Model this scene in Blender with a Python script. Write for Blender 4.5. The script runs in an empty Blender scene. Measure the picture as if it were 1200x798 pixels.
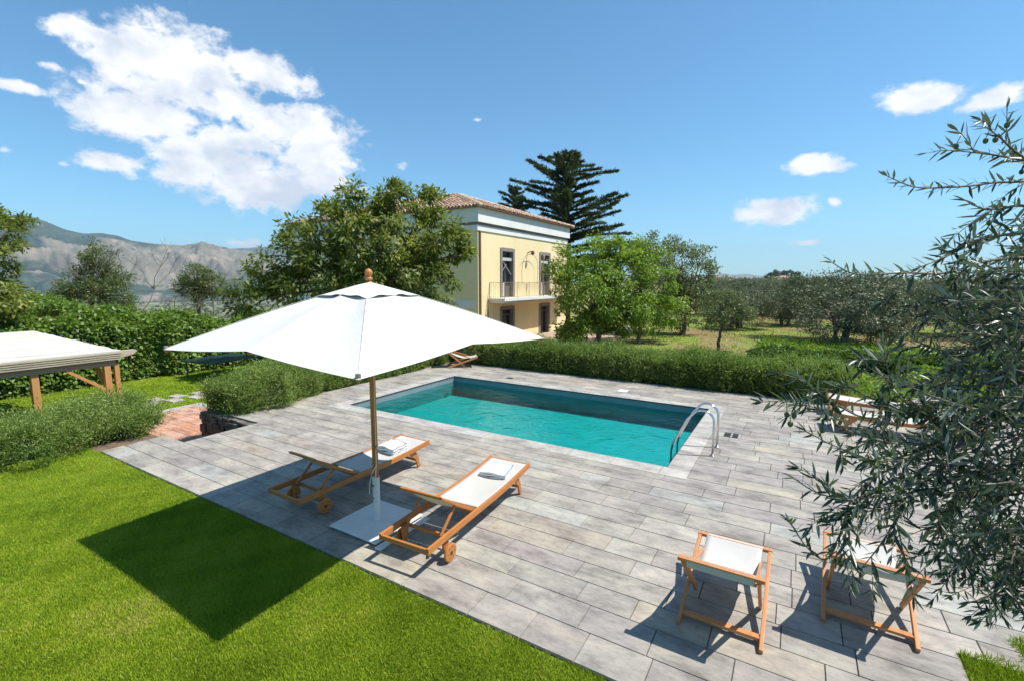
import bpy, math, random
import numpy as np
from mathutils import Vector, Matrix, Euler
from mathutils import noise as mnoise
R = math.radians
random.seed(7); rng = np.random.default_rng(7)
sc = bpy.context.scene
COL = sc.collection

# ------------------------------------------------------------------ camera
F_PX, YAW, PITCH, ROLL, CAMH = 554.79, 0.5418412, 0.1232973, 0.00094644, 3.0
cy_, sy_ = math.cos(YAW), math.sin(YAW)
FWD = Vector((-sy_*math.cos(PITCH), cy_*math.cos(PITCH), -math.sin(PITCH)))
RT0 = Vector((cy_, sy_, 0)); UP0 = RT0.cross(FWD)
RT = RT0*math.cos(ROLL)+UP0*math.sin(ROLL); UP = -RT0*math.sin(ROLL)+UP0*math.cos(ROLL)
CAM = Vector((0, 0, CAMH))
cd = bpy.data.cameras.new('camera'); cam = bpy.data.objects.new('camera', cd); COL.objects.link(cam)
cd.sensor_width = 36; cd.lens = F_PX/1200*36; cd.clip_start = 0.05; cd.clip_end = 40000
m = Matrix((RT, UP, -FWD)).transposed().to_4x4(); m.translation = CAM; cam.matrix_world = m
sc.camera = cam
def dirn(px, py): return FWD + RT*((px-600)/F_PX) - UP*((py-399)/F_PX)
def at(px, py, d): return CAM + dirn(px, py)*d          # measured point of the place at depth d metres

# ------------------------------------------------------------------ tagging
def tag(o, label=None, cat=None, group=None, kind=None):
    if label: o['label'] = label
    if cat: o['category'] = cat
    if group: o['group'] = group
    if kind: o['kind'] = kind
    return o
def empty(name, loc=(0, 0, 0), rz=0, label=None, cat=None, group=None):
    o = bpy.data.objects.new(name, None); COL.objects.link(o)
    o.location = loc; o.rotation_euler = (0, 0, rz); o.empty_display_size = .2
    return tag(o, label, cat, group)
def copy_tree(o, parent=None):
    c = o.copy(); COL.objects.link(c)
    if parent: c.parent = parent
    for ch in list(o.children): copy_tree(ch, c)
    return c

# ------------------------------------------------------------------ mesh helpers
class MB:
    def __init__(s): s.v = []; s.f = []; s.c = []
    def add(s, vs, fs, col=None):
        n = len(s.v); s.v += [tuple(p) for p in vs]; s.f += [tuple(i+n for i in f) for f in fs]
        s.c += [col]*len(fs); return s
    def box(s, c, d, rot=None, col=None):
        x, y, z = d[0]/2, d[1]/2, d[2]/2
        vs = [Vector((a, b, e)) for e in (-z, z) for b in (-y, y) for a in (-x, x)]
        if rot is not None: vs = [rot @ p for p in vs]
        c = Vector(c)
        return s.add([p+c for p in vs], [(0, 2, 3, 1), (4, 5, 7, 6), (0, 1, 5, 4), (2, 6, 7, 3), (0, 4, 6, 2), (1, 3, 7, 5)], col)
    def span(s, a, b, col=None):
        return s.box([(a[i]+b[i])/2 for i in range(3)], [abs(b[i]-a[i]) for i in range(3)], col=col)
    def beam(s, p0, p1, w, h, up=(0, 0, 1), col=None):
        p0, p1 = Vector(p0), Vector(p1); d = (p1-p0); L = d.length; d.normalize()
        sd = d.cross(Vector(up))
        if sd.length < 1e-4: sd = d.cross(Vector((1, 0, 0)))
        sd.normalize(); u = sd.cross(d)
        return s.box((p0+p1)/2, (w, L, h), Matrix((sd, d, u)).transposed(), col)
    def tube(s, pts, r, n=8, cap=True, col=None):
        pts = [Vector(p) for p in pts]; k = len(pts)
        rs = r if isinstance(r, (list, tuple)) else [r]*k
        base = []; prev = None
        for i, p in enumerate(pts):
            t = (pts[min(i+1, k-1)]-pts[max(i-1, 0)]).normalized()
            if prev is None:
                a = t.cross(Vector((0, 0, 1)))
                if a.length < .05: a = t.cross(Vector((1, 0, 0)))
            else: a = prev - t*prev.dot(t)
            a.normalize(); prev = a; b = t.cross(a)
            for j in range(n):
                an = 2*math.pi*j/n; base.append(p+(a*math.cos(an)+b*math.sin(an))*rs[i])
        fs = [(i*n+j, i*n+(j+1) % n, (i+1)*n+(j+1) % n, (i+1)*n+j) for i in range(k-1) for j in range(n)]
        if cap: fs += [tuple(range(n-1, -1, -1)), tuple((k-1)*n+j for j in range(n))]
        return s.add(base, fs, col)
    def extr(s, poly, x0, x1, col=None):                 # side outline in YZ given thickness in X
        n = len(poly)
        vs = [(x0, y, z) for y, z in poly]+[(x1, y, z) for y, z in poly]
        fs = [tuple(range(n)), tuple(range(2*n-1, n-1, -1))]+[(i, n+i, n+(i+1) % n, (i+1) % n) for i in range(n)]
        return s.add(vs, fs, col)
    def lathe(s, prof, c=(0, 0, 0), n=16, axis='z', col=None):
        vs = []
        for r, z in prof:
            for j in range(n):
                a = 2*math.pi*j/n; p = (r*math.cos(a), r*math.sin(a), z)
                if axis == 'x': p = (p[2], p[0], p[1])
                vs.append((p[0]+c[0], p[1]+c[1], p[2]+c[2]))
        k = len(prof)
        fs = [(i*n+j, i*n+(j+1) % n, (i+1)*n+(j+1) % n, (i+1)*n+j) for i in range(k-1) for j in range(n)]
        fs += [tuple(range(n-1, -1, -1)), tuple((k-1)*n+j for j in range(n))]
        return s.add(vs, fs, col)
    def grid(s, fn, nu, nv, col=None):
        vs = [fn(i/nu, j/nv) for i in range(nu+1) for j in range(nv+1)]
        fs = [(i*(nv+1)+j, (i+1)*(nv+1)+j, (i+1)*(nv+1)+j+1, i*(nv+1)+j+1) for i in range(nu) for j in range(nv)]
        return s.add(vs, fs, col)
    def build(s, name, mat, parent=None, bevel=0, smooth=False, solid=0):
        me = bpy.data.meshes.new(name); me.from_pydata(s.v, [], s.f)
        if any(c is not None for c in s.c):
            at_ = me.attributes.new('col', 'FLOAT_COLOR', 'FACE')
            at_.data.foreach_set('color', np.array([(*(c or (.5, .5, .5)), 1) for c in s.c], 'f').ravel())
        me.validate()
        o = bpy.data.objects.new(name, me); COL.objects.link(o); me.materials.append(mat)
        if parent: o.parent = parent
        if smooth: me.shade_smooth()
        if solid: md = o.modifiers.new('solid', 'SOLIDIFY'); md.thickness = solid; md.offset = 0
        if bevel: md = o.modifiers.new('bevel', 'BEVEL'); md.width = bevel; md.segments = 2; md.limit_method = 'ANGLE'
        return o

def np_mesh(name, V, k, mat, parent=None, var=None, smooth=False, F=None):
    """V: (n*k,3) loose k-gons, or with explicit faces F (m,k)"""
    V = np.ascontiguousarray(V, dtype='f').reshape(-1, 3)
    me = bpy.data.meshes.new(name)
    if F is None: F = np.arange(len(V)).reshape(-1, k)
    F = np.ascontiguousarray(F, dtype='i'); nf, k = F.shape
    me.vertices.add(len(V)); me.vertices.foreach_set('co', V.ravel())
    me.loops.add(nf*k); me.loops.foreach_set('vertex_index', F.ravel())
    me.polygons.add(nf); me.polygons.foreach_set('loop_start', np.arange(0, nf*k, k, dtype='i'))
    me.update(calc_edges=True)
    if var is not None:
        a = me.attributes.new('var', 'FLOAT', 'FACE'); a.data.foreach_set('value', np.ascontiguousarray(var, dtype='f'))
    o = bpy.data.objects.new(name, me); COL.objects.link(o); me.materials.append(mat)
    if smooth: me.shade_smooth()
    if parent: o.parent = parent
    return o
def unit(a): return a/np.maximum(np.linalg.norm(a, axis=1, keepdims=True), 1e-6)
def leaf_quads(P, D, L, W, N=None, mid=.45):
    """flat kite leaves, base P, direction D"""
    n = len(P); D = unit(D)
    if N is None: N = rng.normal(size=(n, 3)); 
    S = unit(np.cross(D, N)); L = np.broadcast_to(L, n)[:, None]; W = np.broadcast_to(W, n)[:, None]
    Nn = np.cross(S, D)
    q = np.stack([P, P+D*L*mid+S*W*.5+Nn*L*.05, P+D*L-Nn*L*.08, P+D*L*mid-S*W*.5+Nn*L*.05], 1)
    return q

# ------------------------------------------------------------------ materials
MATS = {}
def newmat(name):
    m = bpy.data.materials.new(name); m.use_nodes = True; nt = m.node_tree
    b = nt.nodes['Principled BSDF']; MATS[name] = m
    return m, nt, b
def N(nt, t, **kw):
    n = nt.nodes.new(t)
    for k, v in kw.items():
        if k == 'inp':
            for a, b in v.items(): n.inputs[a].default_value = b
        else: setattr(n, k, v)
    return n
def ramp(nt, stops, interp='LINEAR'):
    r = N(nt, 'ShaderNodeValToRGB'); cr = r.color_ramp; cr.interpolation = interp
    while len(cr.elements) < len(stops): cr.elements.new(.5)
    for e, (p, c) in zip(cr.elements, stops): e.position = p; e.color = (*c, 1)
    return r
def mixc(nt, fac, a, b, mode='MIX'):
    n = N(nt, 'ShaderNodeMix', data_type='RGBA', blend_type=mode)
    for idx, x in ((0, fac), (6, a), (7, b)):
        if hasattr(x, 'is_output'): nt.links.new(x, n.inputs[idx])
        elif idx == 0: n.inputs[0].default_value = x
        else: n.inputs[idx].default_value = (*x, 1)
    return n.outputs[2]
def noise(nt, scale, detail=4, rough=.5, co='Object', dist=0, vscale=None):
    tc = N(nt, 'ShaderNodeTexCoord'); src = tc.outputs[co]
    if vscale:
        mp = N(nt, 'ShaderNodeMapping'); mp.inputs['Scale'].default_value = vscale
        nt.links.new(src, mp.inputs[0]); src = mp.outputs[0]
    n = N(nt, 'ShaderNodeTexNoise', inp={'Scale': scale, 'Detail': detail, 'Roughness': rough, 'Distortion': dist})
    nt.links.new(src, n.inputs['Vector']); return n.outputs['Fac']
def bump(nt, b, h, strength=.3, dist=.01):
    n = N(nt, 'ShaderNodeBump', inp={'Strength': strength, 'Distance': dist})
    nt.links.new(h, n.inputs['Height']); nt.links.new(n.outputs[0], b.inputs['Normal'])
def simple(name, stops, scale=8, rough=.7, metal=0, bstr=.2, bdist=.005, detail=5, vscale=None, spec=.5, co='Object'):
    m, nt, b = newmat(name); f = noise(nt, scale, detail, .6, vscale=vscale, co=co)
    r = ramp(nt, [(.3+.4*i/(max(1, len(stops)-1)), c) for i, c in enumerate(stops)])
    nt.links.new(f, r.inputs[0]); nt.links.new(r.outputs[0], b.inputs['Base Color'])
    b.inputs['Roughness'].default_value = rough; b.inputs['Metallic'].default_value = metal
    b.inputs['Specular IOR Level'].default_value = spec
    if bstr: bump(nt, b, noise(nt, scale*4, 4, .6, vscale=vscale, co=co), bstr, bdist)
    return m
def leafmat(name, stops, trans=.35, tcol=(.25, .35, .03), rough=.45, back=None, spec=.4):
    m, nt, b = newmat(name)
    a = N(nt, 'ShaderNodeAttribute', attribute_name='var')
    r = ramp(nt, stops); nt.links.new(a.outputs['Fac'], r.inputs[0]); c = r.outputs[0]
    if back:
        g = N(nt, 'ShaderNodeNewGeometry'); c = mixc(nt, g.outputs['Backfacing'], c, back)
    nt.links.new(c, b.inputs['Base Color']); b.inputs['Roughness'].default_value = rough
    b.inputs['Specular IOR Level'].default_value = spec
    if trans:
        t = N(nt, 'ShaderNodeBsdfTranslucent'); tc = mixc(nt, .75, c, tcol); nt.links.new(tc, t.inputs[0])
        mx = N(nt, 'ShaderNodeMixShader'); mx.inputs[0].default_value = trans
        nt.links.new(b.outputs[0], mx.inputs[1]); nt.links.new(t.outputs[0], mx.inputs[2])
        nt.links.new(mx.outputs[0], nt.nodes['Material Output'].inputs[0])
    return m

# wood: grain stretched along the piece
def wood(name, dark, light, rough=.5, sc_=(14, 14, 14)):
    m, nt, b = newmat(name)
    f = noise(nt, 1.0, 6, .65, vscale=sc_, dist=.6); f2 = noise(nt, 3.0, 3)
    r = ramp(nt, [(.3, dark), (.7, light)]); nt.links.new(f, r.inputs[0])
    c = mixc(nt, f2, r.outputs[0], tuple(x*.75 for x in light))
    nt.links.new(c, b.inputs['Base Color']); b.inputs['Roughness'].default_value = rough
    bump(nt, b, f, .15, .003); return m
M_teak = wood('teak', (.30, .10, .022), (.58, .22, .055), .45, (60, 6, 30))
M_teak2 = wood('teak_pale', (.40, .15, .05), (.64, .28, .10), .5, (40, 8, 30))
M_pole = wood('pole_wood', (.46, .15, .04), (.62, .25, .07), .7, (60, 60, 4))
M_canvas = simple('canvas', [(.56, .55, .52), (.62, .61, .585)], 2.2, .85, bstr=.35, bdist=.012, spec=.1)
def canopymat():
    m, nt, b = newmat('canopy_cloth')
    f = noise(nt, 2.5, 4); r = ramp(nt, [(.3, (.60, .58, .54)), (.7, (.64, .62, .58))]); nt.links.new(f, r.inputs[0])
    nt.links.new(r.outputs[0], b.inputs['Base Color']); b.inputs['Roughness'].default_value = .9; b.inputs['Specular IOR Level'].default_value = .1
    bump(nt, b, noise(nt, 2.2, 4, .5, dist=.8), .28, .03)
    t = N(nt, 'ShaderNodeBsdfTranslucent'); t.inputs[0].default_value = (.6, .55, .46, 1)
    mx = N(nt, 'ShaderNodeMixShader'); mx.inputs[0].default_value = .04
    nt.links.new(b.outputs[0], mx.inputs[1]); nt.links.new(t.outputs[0], mx.inputs[2]); nt.links.new(mx.outputs[0], nt.nodes['Material Output'].inputs[0])
    return m
M_canopy = canopymat()
def clothmat():
    m = simple('canvas', [(.60, .585, .55), (.66, .645, .61)], 2.2, .85, bstr=.35, bdist=.012, spec=.1); nt = m.node_tree; b = nt.nodes['Principled BSDF']
    t = N(nt, 'ShaderNodeBsdfTranslucent'); t.inputs[0].default_value = (.62, .55, .38, 1)
    mx = N(nt, 'ShaderNodeMixShader'); mx.inputs[0].default_value = .26
    nt.links.new(b.outputs[0], mx.inputs[1]); nt.links.new(t.outputs[0], mx.inputs[2]); nt.links.new(mx.outputs[0], nt.nodes['Material Output'].inputs[0]); return m
M_canvas = clothmat()
M_towel = simple('towel', [(.66, .66, .66), (.74, .74, .73)], 60, .95, bstr=.6, bdist=.004, spec=.1)
M_whitemetal = simple('white_paint_metal', [(.62, .62, .61), (.72, .72, .71)], 5, .45, bstr=.03)
M_steel = simple('stainless', [(.62, .62, .62), (.7, .7, .7)], 30, .16, metal=1, bstr=0)
M_bolt = simple('dull_steel', [(.3, .3, .3), (.4, .4, .4)], 30, .4, metal=1, bstr=0)
M_rope = simple('rope', [(.6, .55, .45), (.75, .72, .62)], 80, .9)
M_rubber = simple('dark_rubber', [(.03, .03, .03), (.05, .05, .05)], 20, .7)
M_bark = simple('bark', [(.05, .037, .026), (.16, .125, .09)], 9, .9, bstr=.8, bdist=.03, vscale=(1, 1, .35))
M_barkgrey = simple('bark_grey', [(.10, .085, .065), (.24, .21, .17)], 9, .9, bstr=.8, bdist=.03, vscale=(1, 1, .35))
M_soil = simple('soil', [(.10, .07, .045), (.18, .12, .075)], 6, .95, bstr=.6, bdist=.02)

def pavermat(name='paving', stainscale=2.2):
    m, nt, b = newmat(name)
    a = N(nt, 'ShaderNodeAttribute', attribute_name='col')
    s1 = noise(nt, stainscale, 8, .72, dist=.25, vscale=(.75, 1.5, 1)); r1 = ramp(nt, [(.36, (.60, .585, .59)), (.47, (.88, .87, .87)), (.55, (1.02, 1.01, 1)), (.66, (1.20, 1.17, 1.10))])
    nt.links.new(s1, r1.inputs[0])
    c = mixc(nt, 1, a.outputs['Color'], r1.outputs[0], 'MULTIPLY')
    s2 = noise(nt, 11, 7, .75, dist=.15, vscale=(.7, 1.4, 1)); r2 = ramp(nt, [(.3, (.72, .71, .71)), (.5, (.98, .98, .98)), (.75, (1.12, 1.11, 1.08))]); nt.links.new(s2, r2.inputs[0])
    c = mixc(nt, 1, c, r2.outputs[0], 'MULTIPLY')
    s3 = noise(nt, 160, 3, .6); r3 = ramp(nt, [(.25, (.80, .80, .80)), (.5, (1, 1, 1)), (.8, (1.06, 1.06, 1.06))]); nt.links.new(s3, r3.inputs[0])
    c = mixc(nt, 1, c, r3.outputs[0], 'MULTIPLY')
    nt.links.new(c, b.inputs['Base Color']); b.inputs['Roughness'].default_value = .72; b.inputs['Specular IOR Level'].default_value = .3
    bump(nt, b, s2, .35, .006); return m
M_pave = pavermat()
M_joint = simple('joint_sand', [(.14, .13, .115), (.22, .205, .185)], 20, .95)
M_terracotta = pavermat('terracotta', 3)
M_stonewall = simple('rubble_stone', [(.07, .055, .045), (.22, .18, .15)], 5, .9, bstr=.8, bdist=.03)
def yellowwall():
    m, nt, b = newmat('yellow_render')
    f = noise(nt, .5, 5, .6); r = ramp(nt, [(.3, (.78, .63, .35)), (.7, (.83, .69, .41))]); nt.links.new(f, r.inputs[0])
    f2 = noise(nt, 1.2, 5, .6, vscale=(1, 1, .15)); r2 = ramp(nt, [(.3, (.95, .94, .92)), (.6, (1, 1, 1))]); nt.links.new(f2, r2.inputs[0])
    nt.links.new(mixc(nt, 1, r.outputs[0], r2.outputs[0], 'MULTIPLY'), b.inputs['Base Color'])
    b.inputs['Roughness'].default_value = .9; bump(nt, b, noise(nt, 30, 4), .2, .01); return m
M_yellow = yellowwall()
M_plaster = simple('white_plaster', [(.66, .65, .61), (.74, .73, .70)], 1.2, .9, bstr=.1)
M_lava = simple('grey_stone_trim', [(.17, .145, .13), (.27, .235, .21)], 6, .85)
M_shutter = simple('shutter_grey', [(.10, .085, .08), (.15, .13, .12)], 8, .6)
M_doorwhite = simple('door_pale', [(.42, .42, .41), (.52, .52, .5)], 4, .6)
def glassmat():
    m, nt, b = newmat('window_glass'); b.inputs['Base Color'].default_value = (.015, .02, .025, 1)
    b.inputs['Roughness'].default_value = .06; b.inputs['Specular IOR Level'].default_value = .7
    bump(nt, b, noise(nt, 3, 2), .05, .01); return m
M_glass = glassmat()
def tilemat():
    m, nt, b = newmat('roof_tile')
    a = N(nt, 'ShaderNodeAttribute', attribute_name='var')
    r = ramp(nt, [(0, (.23, .12, .08)), (.3, (.42, .24, .15)), (.6, (.50, .33, .22)), (.85, (.56, .46, .36)), (1, (.34, .30, .26))]); nt.links.new(a.outputs['Fac'], r.inputs[0])
    f = noise(nt, 9, 5, .7); r2 = ramp(nt, [(.3, (.7, .7, .68)), (.6, (1, 1, 1))]); nt.links.new(f, r2.inputs[0])
    nt.links.new(mixc(nt, 1, r.outputs[0], r2.outputs[0], 'MULTIPLY'), b.inputs['Base Color']); b.inputs['Roughness'].default_value = .85
    return m
M_tile = tilemat()
M_iron = simple('iron_rail', [(.28, .22, .14), (.38, .31, .2)], 10, .6)
M_darkiron = simple('dark_iron', [(.05, .035, .03), (.09, .06, .05)], 10, .5)
M_pipe = simple('copper_pipe', [(.20, .13, .07), (.30, .20, .11)], 4, .5)
M_liner = simple('pool_liner', [(.20, .31, .32), (.26, .38, .385)], 6, .6, bstr=.1)
M_poolwall = simple('pool_wall_grey', [(.15, .20, .22), (.20, .25, .27)], 3, .5, bstr=.1)
def watermat():
    m, nt, b = newmat('pool_water'); nt.nodes.remove(b)
    t = N(nt, 'ShaderNodeBsdfTransparent'); t.inputs[0].default_value = (.08, .87, .85, 1)
    g = N(nt, 'ShaderNodeBsdfGlossy'); g.inputs['Roughness'].default_value = .015; g.inputs[0].default_value = (1, 1, 1, 1)
    f1 = noise(nt, 1.7, 3, .5, dist=.6); f2 = noise(nt, 6, 4, .55, dist=.4)
    ad = N(nt, 'ShaderNodeMath', operation='MULTIPLY_ADD'); ad.inputs[1].default_value = .35
    nt.links.new(f2, ad.inputs[0]); nt.links.new(f1, ad.inputs[2])
    bp = N(nt, 'ShaderNodeBump', inp={'Strength': .8, 'Distance': .07}); nt.links.new(ad.outputs[0], bp.inputs['Height'])
    fr = N(nt, 'ShaderNodeFresnel', inp={'IOR': 1.38}); nt.links.new(bp.outputs[0], fr.inputs['Normal']); nt.links.new(bp.outputs[0], g.inputs['Normal'])
    mx = N(nt, 'ShaderNodeMixShader'); nt.links.new(fr.outputs[0], mx.inputs[0]); nt.links.new(t.outputs[0], mx.inputs[1]); nt.links.new(g.outputs[0], mx.inputs[2])
    nt.links.new(mx.outputs[0], nt.nodes['Material Output'].inputs[0]); return m
M_water = watermat()
M_reed = simple('weathered_boards', [(.34, .27, .19), (.50, .42, .32)], 3, .9, vscale=(10, .6, 10), bstr=.4)
M_roofsheet = simple('bleached_roof', [(.42, .39, .33), (.60, .57, .51)], 2, .9, bstr=.4, bdist=.01, vscale=(7, .5, 7))
M_postwood = wood('pergola_post', (.40, .17, .05), (.60, .30, .10), .6, (20, 20, 2))
M_beamdark = wood('pergola_beam', (.26, .16, .09), (.40, .27, .16), .7, (20, 2, 20))
M_darkgreen = simple('dark_green_paint', [(.012, .035, .04), (.02, .05, .055)], 5, .35)

LG = lambda a, b, c: [(0, a), (.5, b), (1, c)]
M_walnut = leafmat('walnut_leaf', LG((.05, .075, .014), (.165, .205, .034), (.38, .39, .08)), .42, (.22, .28, .03))
M_bright = leafmat('bright_leaf', LG((.04, .09, .012), (.14, .235, .025), (.36, .46, .05)), .42, (.30, .45, .03))
M_greyleaf = leafmat('greygreen_leaf', LG((.05, .075, .022), (.13, .16, .05), (.26, .28, .12)), .3, (.2, .26, .06))
M_cedar = leafmat('cedar_needle', LG((.012, .035, .022), (.03, .07, .04), (.07, .13, .07)), .1, rough=.6)
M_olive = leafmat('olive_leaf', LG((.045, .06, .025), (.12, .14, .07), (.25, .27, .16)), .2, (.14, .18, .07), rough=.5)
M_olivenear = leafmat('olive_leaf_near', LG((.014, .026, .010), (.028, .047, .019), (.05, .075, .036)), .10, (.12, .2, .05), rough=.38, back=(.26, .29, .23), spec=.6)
M_locust = leafmat('locust_leaf', LG((.03, .06, .02), (.075, .115, .03), (.24, .18, .04)), .25)
M_hedgeleaf = leafmat('hedge_leaf', LG((.04, .09, .014), (.13, .22, .028), (.27, .36, .06)), .35, (.25, .38, .03))
M_rosemary = leafmat('rosemary_leaf', LG((.065, .115, .025), (.19, .275, .055), (.42, .50, .14)), .42, (.22, .34, .05))
M_grass = leafmat('grass_blade', [(0, (.12, .19, .010)), (.45, (.28, .39, .022)), (.85, (.44, .50, .035)), (1, (.52, .46, .14))], .3, (.34, .48, .03), rough=.55, spec=.2)
M_weeds = leafmat('weed_leaf', LG((.08, .16, .018), (.20, .32, .035), (.36, .48, .07)), .35, (.3, .42, .04))
M_crop = leafmat('crop_leaf', LG((.02, .06, .015), (.055, .13, .025), (.12, .22, .04)), .25)
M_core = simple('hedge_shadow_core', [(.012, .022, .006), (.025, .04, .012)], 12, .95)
M_fruit = simple('olive_fruit', [(.05, .09, .02), (.09, .13, .03)], 20, .4, bstr=0)

def groundmat():
    m, nt, b = newmat('terrain_soil')
    f1 = noise(nt, .09, 6, .65, dist=.5); f2 = noise(nt, .9, 6, .7, dist=.4); f3 = noise(nt, 12, 5, .7); fb = noise(nt, .008, 5, .6)
    dry = ramp(nt, [(.3, (.16, .095, .055)), (.5, (.24, .15, .085)), (.72, (.29, .22, .12))]); nt.links.new(f3, dry.inputs[0])
    grn = ramp(nt, [(.3, (.11, .17, .025)), (.7, (.24, .29, .06))]); nt.links.new(f3, grn.inputs[0])
    ad = N(nt, 'ShaderNodeMath', operation='MULTIPLY_ADD'); ad.inputs[1].default_value = .6; nt.links.new(f2, ad.inputs[0]); nt.links.new(f1, ad.inputs[2])
    rf = ramp(nt, [(.74, (0, 0, 0)), (.86, (1, 1, 1))]); nt.links.new(ad.outputs[0], rf.inputs[0])
    c = mixc(nt, rf.outputs[0], dry.outputs[0], grn.outputs[0])
    far = ramp(nt, [(.3, (.07, .10, .035)), (.5, (.15, .16, .07)), (.7, (.30, .26, .17))]); nt.links.new(fb, far.inputs[0])
    tc = N(nt, 'ShaderNodeTexCoord'); ln = N(nt, 'ShaderNodeVectorMath', operation='LENGTH'); nt.links.new(tc.outputs['Object'], ln.inputs[0])
    mr = N(nt, 'ShaderNodeMapRange', inp={'From Min': 90, 'From Max': 350}); nt.links.new(ln.outputs['Value'], mr.inputs[0])
    c = mixc(nt, mr.outputs[0], c, far.outputs[0])
    nt.links.new(c, b.inputs['Base Color']); b.inputs['Roughness'].default_value = .95; b.inputs['Specular IOR Level'].default_value = .1
    bump(nt, b, f3, .7, .05); return m
M_ground = groundmat()
def lawnmat():
    m, nt, b = newmat('lawn_turf')
    f1 = noise(nt, 1.3, 5, .6); f2 = noise(nt, 60, 5, .75)
    r = ramp(nt, [(.25, (.09, .15, .012)), (.5, (.17, .26, .018)), (.8, (.29, .36, .04))]); nt.links.new(f2, r.inputs[0])
    r1 = ramp(nt, [(.3, (.75, .85, .8)), (.5, (1, 1, 1)), (.75, (1.35, 1.1, 1))]); nt.links.new(f1, r1.inputs[0])
    nt.links.new(mixc(nt, 1, r.outputs[0], r1.outputs[0], 'MULTIPLY'), b.inputs['Base Color']); b.inputs['Roughness'].default_value = .9
    b.inputs['Specular IOR Level'].default_value = .1; bump(nt, b, f2, .9, .03); return m
M_lawn = lawnmat()
def mountainmat():
    m, nt, b = newmat('mountain_rock')
    tc = N(nt, 'ShaderNodeTexCoord'); sep = N(nt, 'ShaderNodeSeparateXYZ'); nt.links.new(tc.outputs['Object'], sep.inputs[0])
    f1 = noise(nt, .0016, 8, .62, dist=.6); f2 = noise(nt, .009, 7, .7)
    bare = ramp(nt, [(.3, (.10, .105, .075)), (.5, (.175, .16, .12)), (.72, (.31, .26, .195))]); nt.links.new(f2, bare.inputs[0])
    veg_cloudshade = ramp(nt, [(.3, (.02, .038, .035)), (.7, (.07, .10, .065))]); nt.links.new(f2, veg_cloudshade.inputs[0])
    hz = N(nt, 'ShaderNodeMapRange', inp={'From Min': 230, 'From Max': 360, 'To Min': 0, 'To Max': .22}); nt.links.new(sep.outputs[2], hz.inputs[0])  # dark cover gains with height: cloud shadow on the upper ridge painted in
    lz = N(nt, 'ShaderNodeMapRange', inp={'From Min': 140, 'From Max': -40, 'To Min': 0, 'To Max': .16}); nt.links.new(sep.outputs[2], lz.inputs[0])
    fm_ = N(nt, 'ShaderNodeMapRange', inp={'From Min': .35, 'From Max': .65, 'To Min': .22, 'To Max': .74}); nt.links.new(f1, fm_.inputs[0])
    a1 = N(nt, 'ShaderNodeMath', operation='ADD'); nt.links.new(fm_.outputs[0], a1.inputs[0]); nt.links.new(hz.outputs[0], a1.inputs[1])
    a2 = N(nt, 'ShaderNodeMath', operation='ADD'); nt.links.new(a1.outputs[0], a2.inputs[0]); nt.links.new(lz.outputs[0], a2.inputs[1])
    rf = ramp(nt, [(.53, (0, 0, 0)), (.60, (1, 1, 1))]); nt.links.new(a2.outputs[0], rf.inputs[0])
    nt.links.new(mixc(nt, rf.outputs[0], bare.outputs[0], veg_cloudshade.outputs[0]), b.inputs['Base Color']); b.inputs['Roughness'].default_value = 1
    b.inputs['Specular IOR Level'].default_value = 0; return m
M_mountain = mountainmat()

# ------------------------------------------------------------------ terrain
PX0, PX1, PY0, PY1 = -9.31, -1.655, 7.675, 11.865       # the pool
def hgt(x, y):
    x = np.asarray(x, float); y = np.asarray(y, float)
    s = np.maximum(0, -x-.35*np.maximum(y, 0)-26)
    z = -.95-105*(1-np.exp(-s/620.))
    r = np.hypot(x, y)
    z = z+np.where(r > 60, (np.sin(x*.021+1)*np.cos(y*.017)*1.2+np.sin(x*.006+2)*np.sin(y*.005)*3)*np.clip((r-60)/400, 0, 1), 0)
    z = z+np.clip((r-500)/2500, 0, 1)*np.clip((x+.25*y+150)/600, 0, 1)*6
    inner = (x > -10.5) & (x < -.4) & (y > 6.6) & (y < 12.9)
    return np.where(inner, -2.4, z)
def axis(lo, hi, brk):
    a = [0.0]; st = 1.0
    while a[-1] < hi: a.append(a[-1]+st); st = 1.0 if a[-1] < 45 else st*1.055
    b = [0.0]; st = 1.0
    while b[-1] < lo: b.append(b[-1]+st); st = 1.0 if b[-1] < 45 else st*1.055
    return np.unique(np.array([-v for v in b]+a+brk))
gx = axis(9000, 9000, [-10.5, -10.49, -.4, -.41]); gy = axis(400, 12000, [6.6, 6.61, 12.9, 12.89])
GX, GY = np.meshgrid(gx, gy, indexing='ij'); GZ = hgt(GX, GY)
V = np.stack([GX, GY, GZ], -1).reshape(-1, 3); nx, ny = len(gx), len(gy)
I, J = np.meshgrid(np.arange(nx-1), np.arange(ny-1), indexing='ij')
Fq = np.stack([I*ny+J, (I+1)*ny+J, (I+1)*ny+J+1, I*ny+J+1], -1).reshape(-1, 4)
tag(np_mesh('ground', V, 4, M_ground, F=Fq, smooth=True), kind='structure')

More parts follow.
